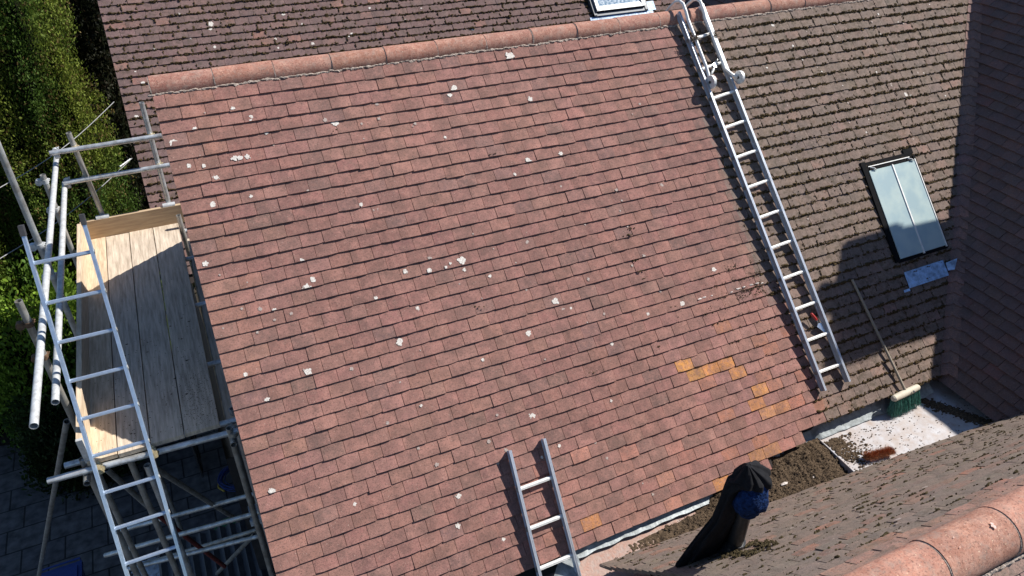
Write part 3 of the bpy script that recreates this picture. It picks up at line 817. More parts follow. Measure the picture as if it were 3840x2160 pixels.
# tall roof ladder hooked over the ridge
e0 = .065
LA = onM(4.652, -.10, e0); LB = onM(4.822, 3.655, e0); RA_ = onM(4.938, -.15, e0); RB = onM(5.113, 3.655, e0)
rs_ = [.19+.2995*i for i in range(12)]
lad = ladder('ladder', 'long aluminium roof ladder hooked over the orange ridge and lying down to the gutter', LA, LB, RA_, RB, nM,
             [(s+.1)/3.755 for s in rs_], M['alu'], M['alu_white'], None, rr=.0135, wd=.022)
for k_, (u_, uo) in enumerate(((4.70, 4.72), (4.90, 5.04))):
    hk = MB(); hk.smooth = True
    pts = []
    base_u = lambda s: u_ + .045*s
    pts.append(onM(uo, .64, .105)); pts.append(onM((uo+base_u(.6))/2, .595, .10)); pts.append(onM(base_u(.53), .53, .105))
    for s in (.47, .3, .15, .0): pts.append(onM(base_u(s), s, .112))
    A = onM(base_u(-.08), -.08, .125); pts.append(A)
    pts += [Vector((A.x-.005, A.y+.05, A.z+.055)), Vector((A.x-.008, A.y+.10, A.z+.065)), Vector((A.x-.01, A.y+.16, A.z+.045)), Vector((A.x-.012, A.y+.23, A.z-.02)),
            Vector((A.x-.015, A.y+.34, A.z-.16)), Vector((A.x-.015, A.y+.44, A.z-.30))]
    hk.tube(pts, .0155, 12)
    h_ = hk.build('ridge_hook', M['alu_white'], lad)
    wh = MB(); c = onM(uo - .005 + (.0 if k_ == 0 else .01), .645, .118)
    wh.tube([c+Vector((-.013, 0, 0)), c+Vector((.013, 0, 0))], .062, 28, cap=True)
    for q in range(12):
        an = q*math.pi/6; dv = Vector((0, math.cos(an), math.sin(an)))
        wh.box(c + dv*.033 - Vector((.0145, 0, 0)), Vector((.0015, 0, 0)), dv*.02, Vector((1, 0, 0)).cross(dv)*.0016)
    w_ = wh.build('wheel', M['alu_white'], h_)
    ax_ = MB(); ax_.tube([c+Vector((-.02, 0, 0)), c+Vector((.02, 0, 0))], .014, 12)
    ax_.build('hub', M['rubber'], h_)
for u_ in (4.70, 4.93):
    lz = MB()
    for q in range(26):
        a = onM(u_+R.gauss(0, .016), .19+R.gauss(0, .02), .09+R.uniform(0, .05)); b = a + Vector((R.gauss(0, .024), R.gauss(0, .016), R.gauss(0, .014)))
        lz.tube([a, (a+b)/2+Vector((0, 0, .006)), b], .0026, 6)
    for q in range(4):
        s = .175+.012*q; lz.tube([onM(u_-.03, s, .05), onM(u_-.028, s, .12), onM(u_+.02, s, .13), onM(u_+.024, s, .05)], .004, 6)
    lz.build('lashing', M['rope'], lad)
# pointing trowel resting on the second rung, small red handled trowel low down
def trowel(name, label, c, d, n, L_, wd, mh, mblade, hl):
    root = empty(name, tuple(c)); tag(root, label, 'trowel', None)
    d = d.normalized(); n = (n-d*n.dot(d)).normalized(); x = d.cross(n)
    b = MB(); b.add([c, c+x*wd/2+d*L_*.12, c+d*L_, c-x*wd/2+d*L_*.12, c+n*.002, c+x*wd/2+d*L_*.12+n*.002, c+d*L_+n*.002, c-x*wd/2+d*L_*.12+n*.002],
                    [(0,1,2,3),(7,6,5,4),(0,4,5,1),(1,5,6,2),(2,6,7,3),(3,7,4,0)]); b.build('blade', mblade, root)
    b = MB(); b.tube([c, c+n*.015-d*.015, c+n*.018-d*.04], .004, 8); b.build('neck', M['steel'], root)
    b = MB(); s_ = c+n*.018-d*.035; b.tube([s_, s_-d*hl*.3, s_-d*hl*.8, s_-d*hl], .012, 12, rr=[.009, .0135, .0125, .010]); b.build('handle', mh, root)
c_ = onM(5.012, 3.07, .062); d_ = onM(5.055, 3.18, .05)-c_
trowel('trowel', 'small pointing trowel with red handle tucked behind the second rung from the bottom', c_+Vector((0,0,.0)), onM(5.10, 3.27, .06)-onM(4.96, 2.97, .06), nM, .125, .062, M['red'], M['steel'], .085)
c_ = onM(4.83, .49, .085)
trowel('trowel', 'grey square trowel lying across the second rung from the ridge', c_, Vector((.6, .45, .35)), nM, .11, .05, M['galv_pale'], M['steel'], .075)

# short ladder coming up over the eaves
La = onM(1.822, 3.24, .062); Ra = onM(2.115, 3.24, .062)
dn = (onM(1.768, 4.24, .062)-onM(1.822, 3.24, .062))
Lb = La + dn*2.6; Rb = Ra + (onM(2.072, 4.24, .062)-onM(2.115, 3.24, .062))*2.6
ladder('ladder', 'short end of an aluminium ladder leaning up over the bottom edge onto red tiles', La, Lb, Ra, Rb, nM,
       [(.30+.30*i)/(2.6) for i in range(8)], M['alu'], M['alu_white'], None, rr=.0145, wd=.022)
# scaffold access ladder
la = Vector((-.953, -.775, -.53)); lb = la + Vector((0, -.735, -1.525))*3.6
ra = Vector((-.575, -.66, -.60)); rb = ra + Vector((-.01, -.885, -1.44))*3.7
dirL = Vector((0, -.43, -.90)).normalized()
def lx(px1, py1, px2, py2, x, L_):
    a = at(px1, py1, (1, 0, 0), x); b = at(px2, py2, (1, 0, 0), x); d = (b-a).normalized(); return a, a+d*L_, d
la, lb, d1 = lx(56, 580, 333, 1449, -.953, 5.6)
ra, rb, d2 = lx(216, 550, 468, 1449, -.599, 5.6)
dm_ = ((d1+d2)/2).normalized(); lb = la+dm_*5.6; ra = Vector((ra.x, la.y, la.z)) + dm_*0.0; rb = ra+dm_*5.6
lfirst = .22
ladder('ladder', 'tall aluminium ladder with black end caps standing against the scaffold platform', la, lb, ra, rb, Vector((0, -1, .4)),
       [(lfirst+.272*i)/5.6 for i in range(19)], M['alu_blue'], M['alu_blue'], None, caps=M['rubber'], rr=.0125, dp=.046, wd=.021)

# ------------------------------------------------------------------ scaffold
sc = empty('scaffold', (-.6, .2, -8))
tag(sc, 'galvanised tube scaffold with a timber board platform and toe boards beside the gable', 'scaffold')
TR = .0242
def pole(name, pts, mt='galv', hollow=True, r=TR):
    mb = MB(); mb.tube(pts, r, 16, hollow=hollow); return mb.build(name, M[mt], sc)
def coupler(p, a1, a2, mt='brass'):
    p = Vector(p); mb = MB()
    for a, o_ in ((Vector(a1).normalized(), 0), (Vector(a2).normalized(), 1)):
        q = p if o_ == 0 else p + Vector(a1).normalized().cross(Vector(a2).normalized()).normalized()*.05
        mb.tube([q-a*.02, q+a*.02], TR+.005, 14)
        x = a.orthogonal().normalized()
        mb.box(q + x*.034, x*.008, a*.012, a.cross(x)*.009); mb.tube([q+x*.03, q+x*.052], .005, 8)
    return mb.build('coupler', M[mt], sc)
ZP = -2.05
bx = [-1.035, -.83, -.61, -.378, -.125]
for i in range(4):
    mb = MB(); mb.box(((bx[i]+bx[i+1])/2, .255+R.uniform(-.01, .01), ZP-.019), ((bx[i+1]-bx[i])/2-.004, 0, 0), (0, 1.615, 0), (0, 0, .019))
    mb.build('board', M['board2'] if i in (1, 2, 3) else M['board'], sc)
mb = MB(); mb.box((.0, .1, -2.13), (.075, 0, 0), (0, 1.5, 0), (0, 0, .019)); mb.build('board', M['board2'], sc)
mb = MB(); mb.box((-1.02, .26, ZP+.095), (.019, 0, 0), (0, 1.60, 0), (0, 0, .11)); tag(mb.build('toe_board', M['board'], sc), 'outer toe board with banded end')
mb = MB(); mb.box((-.53, 1.885, ZP+.10), (.485, 0, 0), (0, .019, 0), (0, 0, .105)); mb.build('toe_board', M['board_x'], sc)
mb = MB()
for y, c_ in ((-1.34, 0),): mb.box((-1.02, y, ZP+.095), (.0205, 0, 0), (0, .012, 0), (0, 0, .112))
mb.build('end_band', M['galv_pale'], sc)
# guard rails
xr = -1.09
pole('guard_rail', [(xr, 2.35, -1.325), (xr, -1.72, -1.27)], 'galv_pale')
def rail(x, p, q, mt):
    a = at(*p, (1, 0, 0), x); b = at(*q, (1, 0, 0), x); zm = (a.z+b.z)/2
    return pole('guard_rail', [Vector((x, a.y, a.z)), Vector((x, b.y, b.z))], mt)
for o in [c for c in sc.children if c.name.startswith('guard_rail')]: bpy.data.objects.remove(o)
rail(-1.045, (143, 385), (85, 1072), 'galv_pale')
rail(-1.035, (163, 460), (139, 1012), 'galv_pale')
yb_ = 1.90
for p, q in (((125, 386), (407, 341)), ((160, 461), (427, 415))):
    a = at(*p, (0, 1, 0), yb_); b = at(*q, (0, 1, 0), yb_); pole('guard_rail', [a, b], 'galv')
    # couplers where standards cross
    for x in (-.835, -.15): coupler((x, yb_+.045, a.z+(b.z-a.z)*(x-a.x)/(b.x-a.x)), (0, 0, 1), (1, 0, 0), 'brass')
for x in (-1.04,):
    coupler((-1.0, 1.93, -1.08), (0, 1, 0), (1, 0, 0), 'galv_pale'); coupler((-1.0, 1.93, -1.40), (0, 1, 0), (1, 0, 0), 'galv_pale')
# standards
pole('standard', [(-.15, yb_+.055, -.735), (-.165, yb_+.05, -1.87)], 'galv')
pole('standard', [(-.845, yb_+.055, -.93), (-.80, yb_+.05, -1.87)], 'galv_dull')
for x in (-.165, -.80):
    mb = MB(); mb.tube([(x-.06, 1.90, -1.845), (x+.06, 1.90, -1.845)], .03, 14); mb.build('board_clamp', M['galv_pale'], sc)
def standard(px, py, x, zb=-8, mt='galv_dull'):
    a = at(px, py, (1, 0, 0), x); return pole('standard', [a, Vector((a.x, a.y, zb))], mt), a
_, s3 = standard(107, 440, -1.10)
_, s4 = standard(-14, 345, -1.10, mt='galv')
_, s5 = standard(46, 757, -1.13, mt='galv_dull')
for s_ in (s3, s4, s5):
    for z in (-1.16, -1.455): coupler((s_.x, s_.y, z), (0, 0, 1), (0, 1, 0), 'rust' if s_ is s5 else 'galv_pale')
# platform transoms
for y, z, p, q in ((-1.37, -2.115, (120, 1210), (600, 1083)), (-1.26, -2.10, (163, 1172), (600, 1055))):
    a = atz(*p, z); b = atz(*q, z); pole('transom', [a, b], 'galv')
for y in (-.55, .35, 1.2, 1.78):
    pole('transom', [(-1.12, y, -2.115), (.06, y, -2.115)], 'galv')
pole('ledger', [(-.075, 1.4, -2.165), (-.068, -1.5, -2.165)], 'galv_dull')
pole('ledger', [(-1.06, 1.9, -2.165), (-1.06, -1.45, -2.165)], 'galv_dull')
for x in (-.953, -.599): coupler((x, -1.42, -2.08), (1, 0, 0), (0, .4, 1), 'brass')
coupler((-.05, -1.38, -2.12), (1, 0, 0), (0, 0, 1), 'galv_dull')
# blue-grey standards and lower lifts
for x, y, mt in ((-1.06, -1.30, 'galv_dull'), (-.80, -1.22, 'galv_dull'), (-.07, -1.42, 'galv_dull'), (-.02, -1.22, 'galv'), (-.10, 1.75, 'galv_dull')):
    pole('standard', [(x, y, -2.06 if y < 1 else -1.9), (x, y, -8)], mt)
_a = atz(370, 1170, -2.2); pole('standard', [_a, Vector((_a.x, _a.y, -8))], 'galv')
def dpole(name, p, dp_, q, dq, mt='galv'):
    return pole(name, [atd(*p, dp_), atd(*q, dq)], mt)
dpole('transom', (265, 1397), 7.3, (655, 1288), 7.0)
dpole('transom', (290, 1338), 7.9, (650, 1240), 7.6, 'galv')
dpole('transom', (320, 1432), 8.0, (655, 1348), 7.8)
dpole('transom', (360, 1420), 8.6, (655, 1330), 8.4, 'galv_dull')
br = pole('brace', [atd(268, 1180, 6.3), atd(392, 1292, 7.4)], 'galv_dull')
mb = MB(); mb.tube([atd(392, 1292, 7.4), atd(565, 1425, 8.8)], TR, 14); mb.build('brace', M['redpaint'], sc)
dpole('brace', (385, 1175), 6.2, (600, 1310), 8.6, 'galv_dull')
dpole('brace', (640, 1345), 8.2, (540, 1449), 9.6, 'galv_dull')
pole('brace', [atd(168, 1060, 6.0), atd(92, 1480, 9.8)], 'galv_dull')

# dirt specks on the boards
cr = MB()
for _ in range(700):
    y = -1.3 + abs(R.gauss(0, .75)); x = R.uniform(-.98, -.14)
    if R.random() > .25 + .75*(x+.98)/.84: continue
    if y > 1.8: continue
    l = R.uniform(.0012, .0035)*(2.2 if R.random() < .06 else 1); cr.blob((x, y, ZP+.001), l*1.5, l, l*.4, amp=.4)
for _ in range(500):
    x = R.gauss(-.25, .1); y = R.gauss(-1.05, .22); l = R.uniform(.001, .003)
    if -.36 < x < -.13 and y > -1.34: cr.blob((x, y, ZP+.001), l*1.5, l, l*.4, amp=.4)
tag(cr.build('board_crumbs', M['dirt']), 'brown crumbs of moss and dirt sprinkled on the scaffold boards', 'debris', kind='stuff')

# ------------------------------------------------------------------ vent pipe, cloths
PB = Vector((2.626, -3.911, -1.93))
vp = empty('vent_pipe', tuple(PB)); tag(vp, 'dark grey vent pipe standing out of the near slope, its top wrapped in cloth', 'pipe')
mb = MB(); mb.tube([PB-Vector((0, 0, .1)), PB+Vector((-.025, 0, .66))], .046, 24); mb.build('pipe', M['pipe'], vp)
mb = MB(); mb.smooth = True; mb.tube([PB-Vector((0, 0, .06)), PB+Vector((0, 0, .02)), PB+Vector((0, 0, .06)), PB+Vector((0, 0, .10))], .06, 24, rr=[.11, .07, .055, .054]); mb.build('collar', M['pipe'], vp)
mb = MB()
for _ in range(170):
    a = R.uniform(0, 6.28); q = R.uniform(.06, .16); c = PB + Vector((q*math.cos(a), q*math.sin(a)*.8, 0)); c.z = -2.86+1.93*0 + 0
    t = (c.y+4.66)/(1.49); c = surf_near(c.x, max(0, min(1, t))*2.42, .03); mb.blob(c, R.uniform(.006, .016), .008, .008, amp=.4)
mb.build('mortar_collar', M['moss_dry'], vp)['kind'] = 'stuff'
# blue woollen cloth tied round the pipe head
mb = MB(); mb.smooth = True
V, F = ICO[3]; bc = PB + Vector((-.03, -.03, .555)); vs = []
for v in V:
    v = Vector(v); f = 1 + .22*noise.noise(v*1.7) + .09*noise.noise(v*5) + .05*math.sin(v.x*11+v.z*4+2*v.y)*(1-abs(v.z))
    if v.z < -.5: f *= .92
    vs.append(bc + Vector((v.x*.097*f, v.y*.088*f, v.z*.165*f)))
mb.add(vs, F)
small('blue_cloth', 'bunched blue woollen cloth wrapped round the top of the vent pipe', 'cloth', mb, M['blue'])
# black cloth: hood over the head, long tail hanging down to the tiles on the left
mb = MB(); mb.smooth = True
F0 = Vector((2.478, PB.y+.10, -2.05))
levels = [(0.0, F0, .185, .035), (.1, F0+Vector((.005, 0, .03)), .19, .042), (.25, F0+Vector((.02, -.01, .14)), .17, .045), (.45, F0+Vector((.045, -.03, .30)), .148, .045),
          (.6, F0+Vector((.075, -.045, .45)), .125, .045), (.70, PB+Vector((-.085, .05, .60)), .085, .05), (.77, PB+Vector((-.065, .035, .665)), .09, .075),
          (.82, PB+Vector((-.04, .0, .695)), .105, .098), (.87, PB+Vector((-.04, -.005, .73)), .093, .085), (.94, PB+Vector((-.06, .0, .775)), .062, .056), (1, PB+Vector((-.095, .0, .83)), .014, .014)]
NA = 72; ring = []
for t, c, rx, ry in levels:
    rg = []
    for k in range(NA):
        a = k/NA*2*math.pi
        f = 1 + .07*math.sin(a*3+t*5) + .10*math.sin(a*8+t*3) + .05*math.sin(a*15-t*9) + .14*noise.noise(Vector((math.cos(a)*1.6, math.sin(a)*1.6, t*5)))
        rg.append(Vector(c) + Vector((math.cos(a)*rx*f, math.sin(a)*ry*f, .0 + .02*math.sin(a*2+1)*(1 if .7 < t < .99 else .3))))
    ring.append(rg)
for i in range(len(ring)-1):
    fs_ = []
    for k in range(NA):
        a = (k+.5)/NA*2*math.pi
        # the tail stays open round the pipe on its front right side
        fs_.append((k, (k+1) % NA, NA+(k+1) % NA, NA+k))
    mb.add(ring[i]+ring[i+1], fs_)
mb.add(ring[0], [tuple(range(NA))]); mb.add(ring[-1], [tuple(range(NA))])
small('black_cloth', 'black cloth hooded over the vent pipe, its long tail spread down to the tiles', 'cloth', mb, M['black'])

# ------------------------------------------------------------------ broom and hand brush
bro = empty('broom', (5.8, -2.79, -2.93)); tag(bro, 'long handled broom with green bristles leaning on the slope from the lead flat', 'broom')
ha = atz(2246, 1004, -2.75); hb = atz(2310, 973, -2.75)
hc = (ha+hb)/2 + Vector((.0, .0, .01)); top = onM(5.60, 2.78, .03)
mb = MB(); mb.smooth = True; mb.tube([hc, top], .0125, 12); mb.build('handle', M['handle'], bro)
mb = MB(); mb.smooth = True; mb.tube([ha, ha.lerp(hb, .04), ha.lerp(hb, .3), ha.lerp(hb, .7), ha.lerp(hb, .96), hb], .03, 18, rr=[.022, .031, .034, .034, .031, .022])
hd = mb.build('head', M['head'], bro)
mb = MB(); mb.tube([(hc.x+.055, hc.y-.035, hc.z+.015), (hc.x+.055, hc.y-.037, hc.z+.019)], .011, 12); mb.build('hole', M['rubber'], hd)
mb = MB()
for _ in range(1700):
    t = R.random(); p = ha.lerp(hb, t) + Vector((0, R.gauss(0, .012)-.01, -.018))
    fl = Vector((R.gauss(0, .012)+(t-.5)*.03, -R.uniform(.0, .075), -.15+R.uniform(-.01, .01)))
    q = p+fl; q.z = max(q.z, -2.942); x = Vector((R.uniform(-1, 1), R.uniform(-1, 1), 0)).normalized()*.0016
    mm = (p+q)/2 + Vector((R.gauss(0, .003), R.gauss(0, .003), .006))
    mb.add([p-x, p+x, mm+x, mm-x, q+x*.7, q-x*.7], [(0, 1, 2, 3), (3, 2, 4, 5)])
mb.build('bristles', M['green'], bro)['kind'] = 'stuff'

hb_ = empty('hand_brush', (5.05, -3.19, -2.94)); tag(hb_, 'short hand brush with rust brown bristles lying upturned on the lead flat', 'brush')
a = Vector((4.90, -3.17, -2.905)); b = Vector((5.19, -3.22, -2.905))
mb = MB(); mb.smooth = True; mb.tube([a, a.lerp(b, .05), b.lerp(a, .05), b], .024, 14, rr=[.015, .026, .026, .015]); mb.build('block', M['coco'], hb_)
mb = MB()
for _ in range(3800):
    t = R.random(); p = a.lerp(b, t); an = R.uniform(-.5, math.pi+.5)
    d = Vector((R.gauss(0, .12)+(t-.5)*.35, math.cos(an)*.8-.15, math.sin(an)+.35)).normalized()
    L_ = R.uniform(.046, .066)*(1 if .06 < t < .94 else .75); q = p + d*L_; q.z = max(q.z, -2.94); x = Vector((R.uniform(-1, 1), R.uniform(-1, 1), R.uniform(-1, 1))).normalized()*.0018
    mb.add([p-x, p+x, q], [(0, 1, 2)])
mb.build('bristles', M['coco'], hb_)['kind'] = 'stuff'

# ------------------------------------------------------------------ ground
g_ = MB(); g_.add([(-80, -60, -8.03), (80, -60, -8.03), (80, 120, -8.03), (-80, 120, -8.03)], [(0, 1, 2, 3)])
tag(g_.build('ground', M['soil']), kind='structure')
g_ = MB(); g_.add([(-9, -6, -8.0), (.07, -6, -8.0), (.07, 5.3, -8.0), (-2.6, 5.7, -8.0), (-4.6, 6.3, -8.0), (-9, 7, -8.0)], [(0, 1, 2, 3, 4, 5)])
tag(g_.build('patio', M['slab']), kind='structure')

# ------------------------------------------------------------------ trees and shrubs
def foliage(cx, cy, z0, z1, rad, seed, n_t, lf, cols, plume=1.0, per=9, name='crown', parent=None, taper=.25):
    rr = random.Random(seed); vs = []; fs = []; cs = []
    H = z1-z0
    for _ in range(n_t):
        t = rr.random(); z = z0+H*t; a = rr.uniform(0, 2*math.pi)
        env = 1 - taper*t - .75*max(0, t-.8)/.2*(t > .8) * (1 if taper > .1 else .3) - .25*max(0, .12-t)/.12
        lump = noise.noise(Vector((math.cos(a)*1.9+seed, math.sin(a)*1.9, z*.45)))*.26 + noise.noise(Vector((math.cos(a)*4.5, math.sin(a)*4.5+seed, z*.8)))*.30*plume + noise.noise(Vector((math.cos(a)*10, math.sin(a)*10+seed, z*1.8)))*.15
        depth = 1 - abs(rr.gauss(0, .07))
        r = rad*max(.1, env)*(1+lump)*depth
        c = Vector((cx+math.cos(a)*r, cy+math.sin(a)*r, z))
        out = Vector((math.cos(a), math.sin(a), .6)).normalized()
        m_ = noise.noise(Vector((c.x*1.5, c.y*1.5, c.z*.9+seed)))
        base = lerp3(cols[0], cols[1], min(1, max(0, .5+1.6*m_)))
        if rr.random() < .12: base = cols[2]
        for _q in range(per):
            d = (out*.5 + Vector((rr.gauss(0, .5), rr.gauss(0, .5), rr.gauss(.75, .4)))).normalized()
            o = c + Vector((rr.gauss(0, lf*1.4), rr.gauss(0, lf*1.4), rr.gauss(0, lf*1.6)))
            x = d.orthogonal().normalized()*lf*.32*rr.uniform(.6, 1.2)
            if rr.random() < .5: x = d.cross(x)
            L_ = lf*rr.uniform(.7, 1.5); b = len(vs)
            vs += [o-x*.4, o+x*.4, o+d*L_*.6+x, o+d*L_, o+d*L_*.6-x]
            fs.append((b, b+1, b+2, b+3, b+4)); k = rr.uniform(.7, 1.3); cs.append((base[0]*k, base[1]*k, base[2]*k, 1))
    me = bpy.data.meshes.new(name); me.from_pydata(vs, [], fs); me.materials.append(M['leaf'])
    at_ = me.attributes.new('tint', 'FLOAT_COLOR', 'FACE'); at_.data.foreach_set('color', [x for c in cs for x in c])
    o = bpy.data.objects.new(name, me); col.objects.link(o)
    if parent: o.parent = parent; o.matrix_parent_inverse = pinv(parent)
    # dark inner mass so that the crown is not see-through
    return o
def tree(name, label, cat, cx, cy, z1, rad, seed, n_t, lf, cols, group, plume=1, z0=-7.8, trunk=.12, per=9, taper=.25, inner=.82):
    root = empty(name, (cx, cy, -8)); tag(root, label, cat, group)
    foliage(cx, cy, z0, z1, rad, seed, n_t, lf, cols, plume, per, 'crown', root, taper)
    mb = MB(); mb.smooth = True
    mb.tube([(cx, cy, -8), (cx+.05, cy, (z1-8)/2), (cx, cy, z1-.4)], trunk, 10, rr=[trunk, trunk*.7, .03])
    for q in range(10):
        z = -7+ (z1+6)*q/10; an = q*2.4; mb.tube([(cx, cy, z), (cx+math.cos(an)*rad*.6, cy+math.sin(an)*rad*.6, z+.5)], .03, 6)
    mb.build('trunk', M['bark'], root)
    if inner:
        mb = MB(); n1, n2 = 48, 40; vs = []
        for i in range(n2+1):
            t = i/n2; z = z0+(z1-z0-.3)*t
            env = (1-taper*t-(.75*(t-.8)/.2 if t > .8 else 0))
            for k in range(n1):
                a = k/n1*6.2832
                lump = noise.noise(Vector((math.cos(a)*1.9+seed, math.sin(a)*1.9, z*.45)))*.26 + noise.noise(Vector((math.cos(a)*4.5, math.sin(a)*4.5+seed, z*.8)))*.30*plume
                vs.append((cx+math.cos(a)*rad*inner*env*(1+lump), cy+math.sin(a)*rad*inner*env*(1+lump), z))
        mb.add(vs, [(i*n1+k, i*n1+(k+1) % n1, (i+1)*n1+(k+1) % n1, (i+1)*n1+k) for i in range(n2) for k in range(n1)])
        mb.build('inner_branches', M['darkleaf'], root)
    return root
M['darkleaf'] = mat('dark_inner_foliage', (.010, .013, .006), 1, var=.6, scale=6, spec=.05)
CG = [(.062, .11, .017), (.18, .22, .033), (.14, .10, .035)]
CG_SHADE = [(.012, .014, .007), (.022, .022, .010), (.02, .014, .008)]  # dead-foliage browns taken near black to stand in for deep shade
grp = 'conifers of the tall hedge'
tree('conifer_tree', 'tall conifer with lit yellow green plumes, nearest to the tiled house', 'tree', -2.05, 7.35, 1.6, 1.02, 11, 27000, .037, CG, grp, plume=1.6)
tree('conifer_tree', 'tall green conifer at the left picture edge behind the scaffold', 'tree', -3.9, 7.1, 1.4, 1.3, 23, 23000, .042, CG, grp, plume=1.6)
tree('conifer_tree', 'dark conifer in deep shade between the lit hedge and the mossy back slope', 'tree', -1.05, 9.9, .8, .95, 31, 6000, .06, CG_SHADE, grp, plume=1.4)
tree('conifer_tree', 'shaded conifer standing behind the lit conifer, its dark brown leaves coloured for shade', 'tree', -2.9, 9.6, 1.8, 1.25, 37, 6000, .07, CG_SHADE, grp, plume=1.4)
LG = [(.06, .12, .015), (.17, .27, .03), (.10, .17, .025)]
tree('laurel_shrub', 'broad leaved shrub with bright yellow green leaves under the conifers at left edge', 'shrub', -2.75, 5.75, -4.65, .8, 41, 4200, .07, LG, None, z0=-8, taper=.1, per=6, trunk=.05, inner=.8)
tree('laurel_shrub', 'dark leaved shrub low beside the paving, under the outer scaffold rail', 'shrub', -2.55, 5.0, -6.2, .75, 43, 3000, .07, [(.02, .035, .01), (.04, .07, .015), (.03, .05, .012)], None, z0=-8, taper=.1, per=6, trunk=.04, inner=.8)
tree('laurel_shrub', 'small shrub with bright lime leaf tips beside the dark fence', 'shrub', -1.15, 5.6, -4.4, .38, 47, 1500, .06, [(.08, .14, .02), (.20, .28, .03), (.1, .16, .03)], None, z0=-8, taper=.3, per=6, trunk=.04, inner=.75)

# dark fence beside the back range
fe = empty('fence', (-.75, 5.2, -8)); tag(fe, 'dark vertical board fence just below the left verge of the back slope', 'fence')
mb = MB()
for i in range(16):
    y = 4.0+i*.155; mb.box((-.92+.02*(i % 2), y, -6.15), (.012, 0, 0), (0, .072, 0), (0, 0, 1.85+R.uniform(-.02, .02)))
mb.build('boards', M['fence'], fe)
mb = MB(); mb.box((-.88, 5.2, -4.6), (.03, 0, 0), (0, 1.3, 0), (0, 0, .04)); mb.build('rail', M['fence'], fe)

# overhead cables
def cable(p, dp_, q, dq, label, r=.006):
    a = atd(*p, dp_); b = atd(*q, dq); mb = MB(); mb.smooth = True
    mb.tube([a.lerp(b, t/12) + Vector((0, 0, -.10*math.sin(math.pi*t/12))) for t in range(13)], r, 6)
    return tag(mb.build('cable', M['cable']), label, 'cable')
cable((-30, 488), 9, (287, 256), 10.6, 'thin grey overhead cable crossing in front of the conifers, the upper of two')
cable((-30, 668), 9, (332, 398), 10.9, 'thin grey overhead cable ending in a white wrap near the back slope')
mb = MB(); a = atd(302, 419, 10.6); b = atd(328, 400, 10.75); mb.tube([a.lerp(b, t/8) for t in range(9)], .010, 8, rr=[.008 if t % 2 else .012 for t in range(9)])
tag(mb.build('cable_wrap', M['cablewhite']), 'white spiral wrap on the lower overhead cable', 'cable')

# ------------------------------------------------------------------ things on the ground
wb = empty('wheelie_bin', (-3.1, 2.5, -8)); tag(wb, 'blue wheelie bin on the dark paving at the bottom left corner', 'bin')
c = atz(150, 1470, -7.0); wb.location = (c.x, c.y, -8)
mb = MB(); bw, bd = .24, .27
P = [(c.x+sx*bw*k, c.y+sy*bd*k, z) for z, k in ((-7.98, .8), (-7.08, 1)) for sx, sy in ((-1,-1),(1,-1),(1,1),(-1,1))]
mb.add(P, [(0,3,2,1),(4,5,6,7),(0,1,5,4),(1,2,6,5),(2,3,7,6),(3,0,4,7)]); mb.build('body', M['bin'], wb)
mb = MB(); mb.box((c.x, c.y, -7.05), (bw+.02, 0, 0), (0, bd+.03, 0), (0, 0, .03)); mb.box((c.x, c.y, -7.01), (bw-.03, 0, 0), (0, bd-.04, 0), (0, 0, .015)); mb.build('lid', M['bin'], wb)
mb = MB(); mb.tube([(c.x-bw, c.y+bd, -7.06), (c.x-bw, c.y+bd+.08, -7.02), (c.x+bw, c.y+bd+.08, -7.02), (c.x+bw, c.y+bd, -7.06)], .014, 10); mb.build('handle', M['bin'], wb)
for sx in (-1, 1):
    mb = MB(); mb.tube([(c.x+sx*(bw-.03), c.y+bd*.85, -7.9), (c.x+sx*(bw+.02), c.y+bd*.85, -7.9)], .1, 18); mb.build('wheel', M['rubber'], wb)
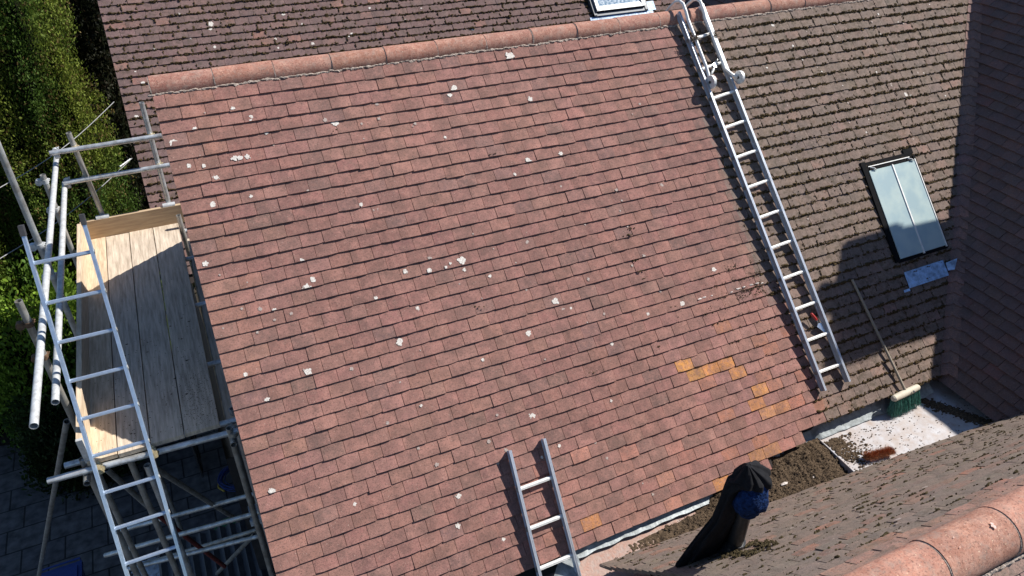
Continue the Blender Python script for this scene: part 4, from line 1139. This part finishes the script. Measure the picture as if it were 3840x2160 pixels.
# lean-to roof of corrugated sheet
mb = MB(); a = atd(395, 1395, 9.6); n_ = 60; vs = []
for i in range(n_+1):
    x = a.x + 1.9*i/n_; z = .03*math.sin(i/n_*2*math.pi*15)
    vs += [(x, a.y+.1, a.z+z), (x, a.y-1.6, a.z-.25+z)]
mb.add(vs, [(2*i, 2*i+1, 2*i+3, 2*i+2) for i in range(n_)])
sh = empty('lean_to', (a.x+.95, a.y-.7, -8)); tag(sh, 'low lean-to with a dark corrugated roof below the scaffold at the bottom edge', 'lean-to')
mb.build('roof', M['corr'], sh)
mb = MB(); mb.box((a.x+.95, a.y-.75, (a.z-.35-8)/2), (.93, 0, 0), (0, .78, 0), (0, 0, (a.z-.35+8)/2)); mb.build('wall', M['wall'], sh)
# coil of cable
mb = MB(); c = atz(592, 1205, -7.9); mb.smooth = True
for k in range(9):
    r0 = .22+R.uniform(-.05, .05); z = .01+.012*k; o_ = Vector((R.gauss(0, .02), R.gauss(0, .02), 0))
    mb.tube([c+o_+Vector((math.cos(t/24*6.283)*r0, math.sin(t/24*6.283)*r0, z+.012*math.sin(t))) for t in range(25)], .008, 6)
ccl = tag(mb.build('cable_coil', M['bin']), 'coil of dark blue cable on the paving under the inner scaffold board', 'cable')
mb = MB(); mb.tube([c+Vector((-.26, .02, .03)), c+Vector((-.28, -.1, .03)), c+Vector((-.2, -.22, .03))], .014, 8); mb.box(c+Vector((.1, -.26, .05)), (.05, 0, 0), (0, .03, 0), (0, 0, .03)); mb.build('plug', M['yellow'], ccl)
mb = MB(); c = atz(575, 1330, -7.8); mb.smooth = True
mb.tube([c-Vector((0, 0, .2)), c, c+Vector((0, 0, .03)), c+Vector((0, 0, .05))], .2, 26, rr=[.17, .22, .2, .05])
small('green_tub', 'round dark green plastic tub on the ground below the red brace', 'tub', mb, M['greenp'])
mb = MB(); c = atd(640, 1290, 7.6); mb.box(c, (.05, 0, 0), (0, .10, 0), (0, 0, .015)); mb.box(c+Vector((0, -.1, -.02)), (.06, 0, 0), (0, .012, 0), (0, 0, .04))
small('plastic_sheet', 'pale blue white plastic piece beside the verge near the lower scaffold tubes', 'plastic piece', mb, M['pvc'])
mb = MB(); c = atz(385, 1432, -7.9)
V, F = ICO[3]; mb.add([c+Vector((v[0]*.24, v[1]*.18, v[2]*.09))*(1+.5*noise.noise(Vector(v)*3)) if False else c + Vector((v[0]*.24, v[1]*.18, v[2]*.09))*(1+.55*noise.noise(Vector(v)*2.6)) for v in V], F)
small('plastic_bag', 'crumpled light blue plastic bag on the ground at the foot of the scaffold', 'bag', mb, M['pvc'])
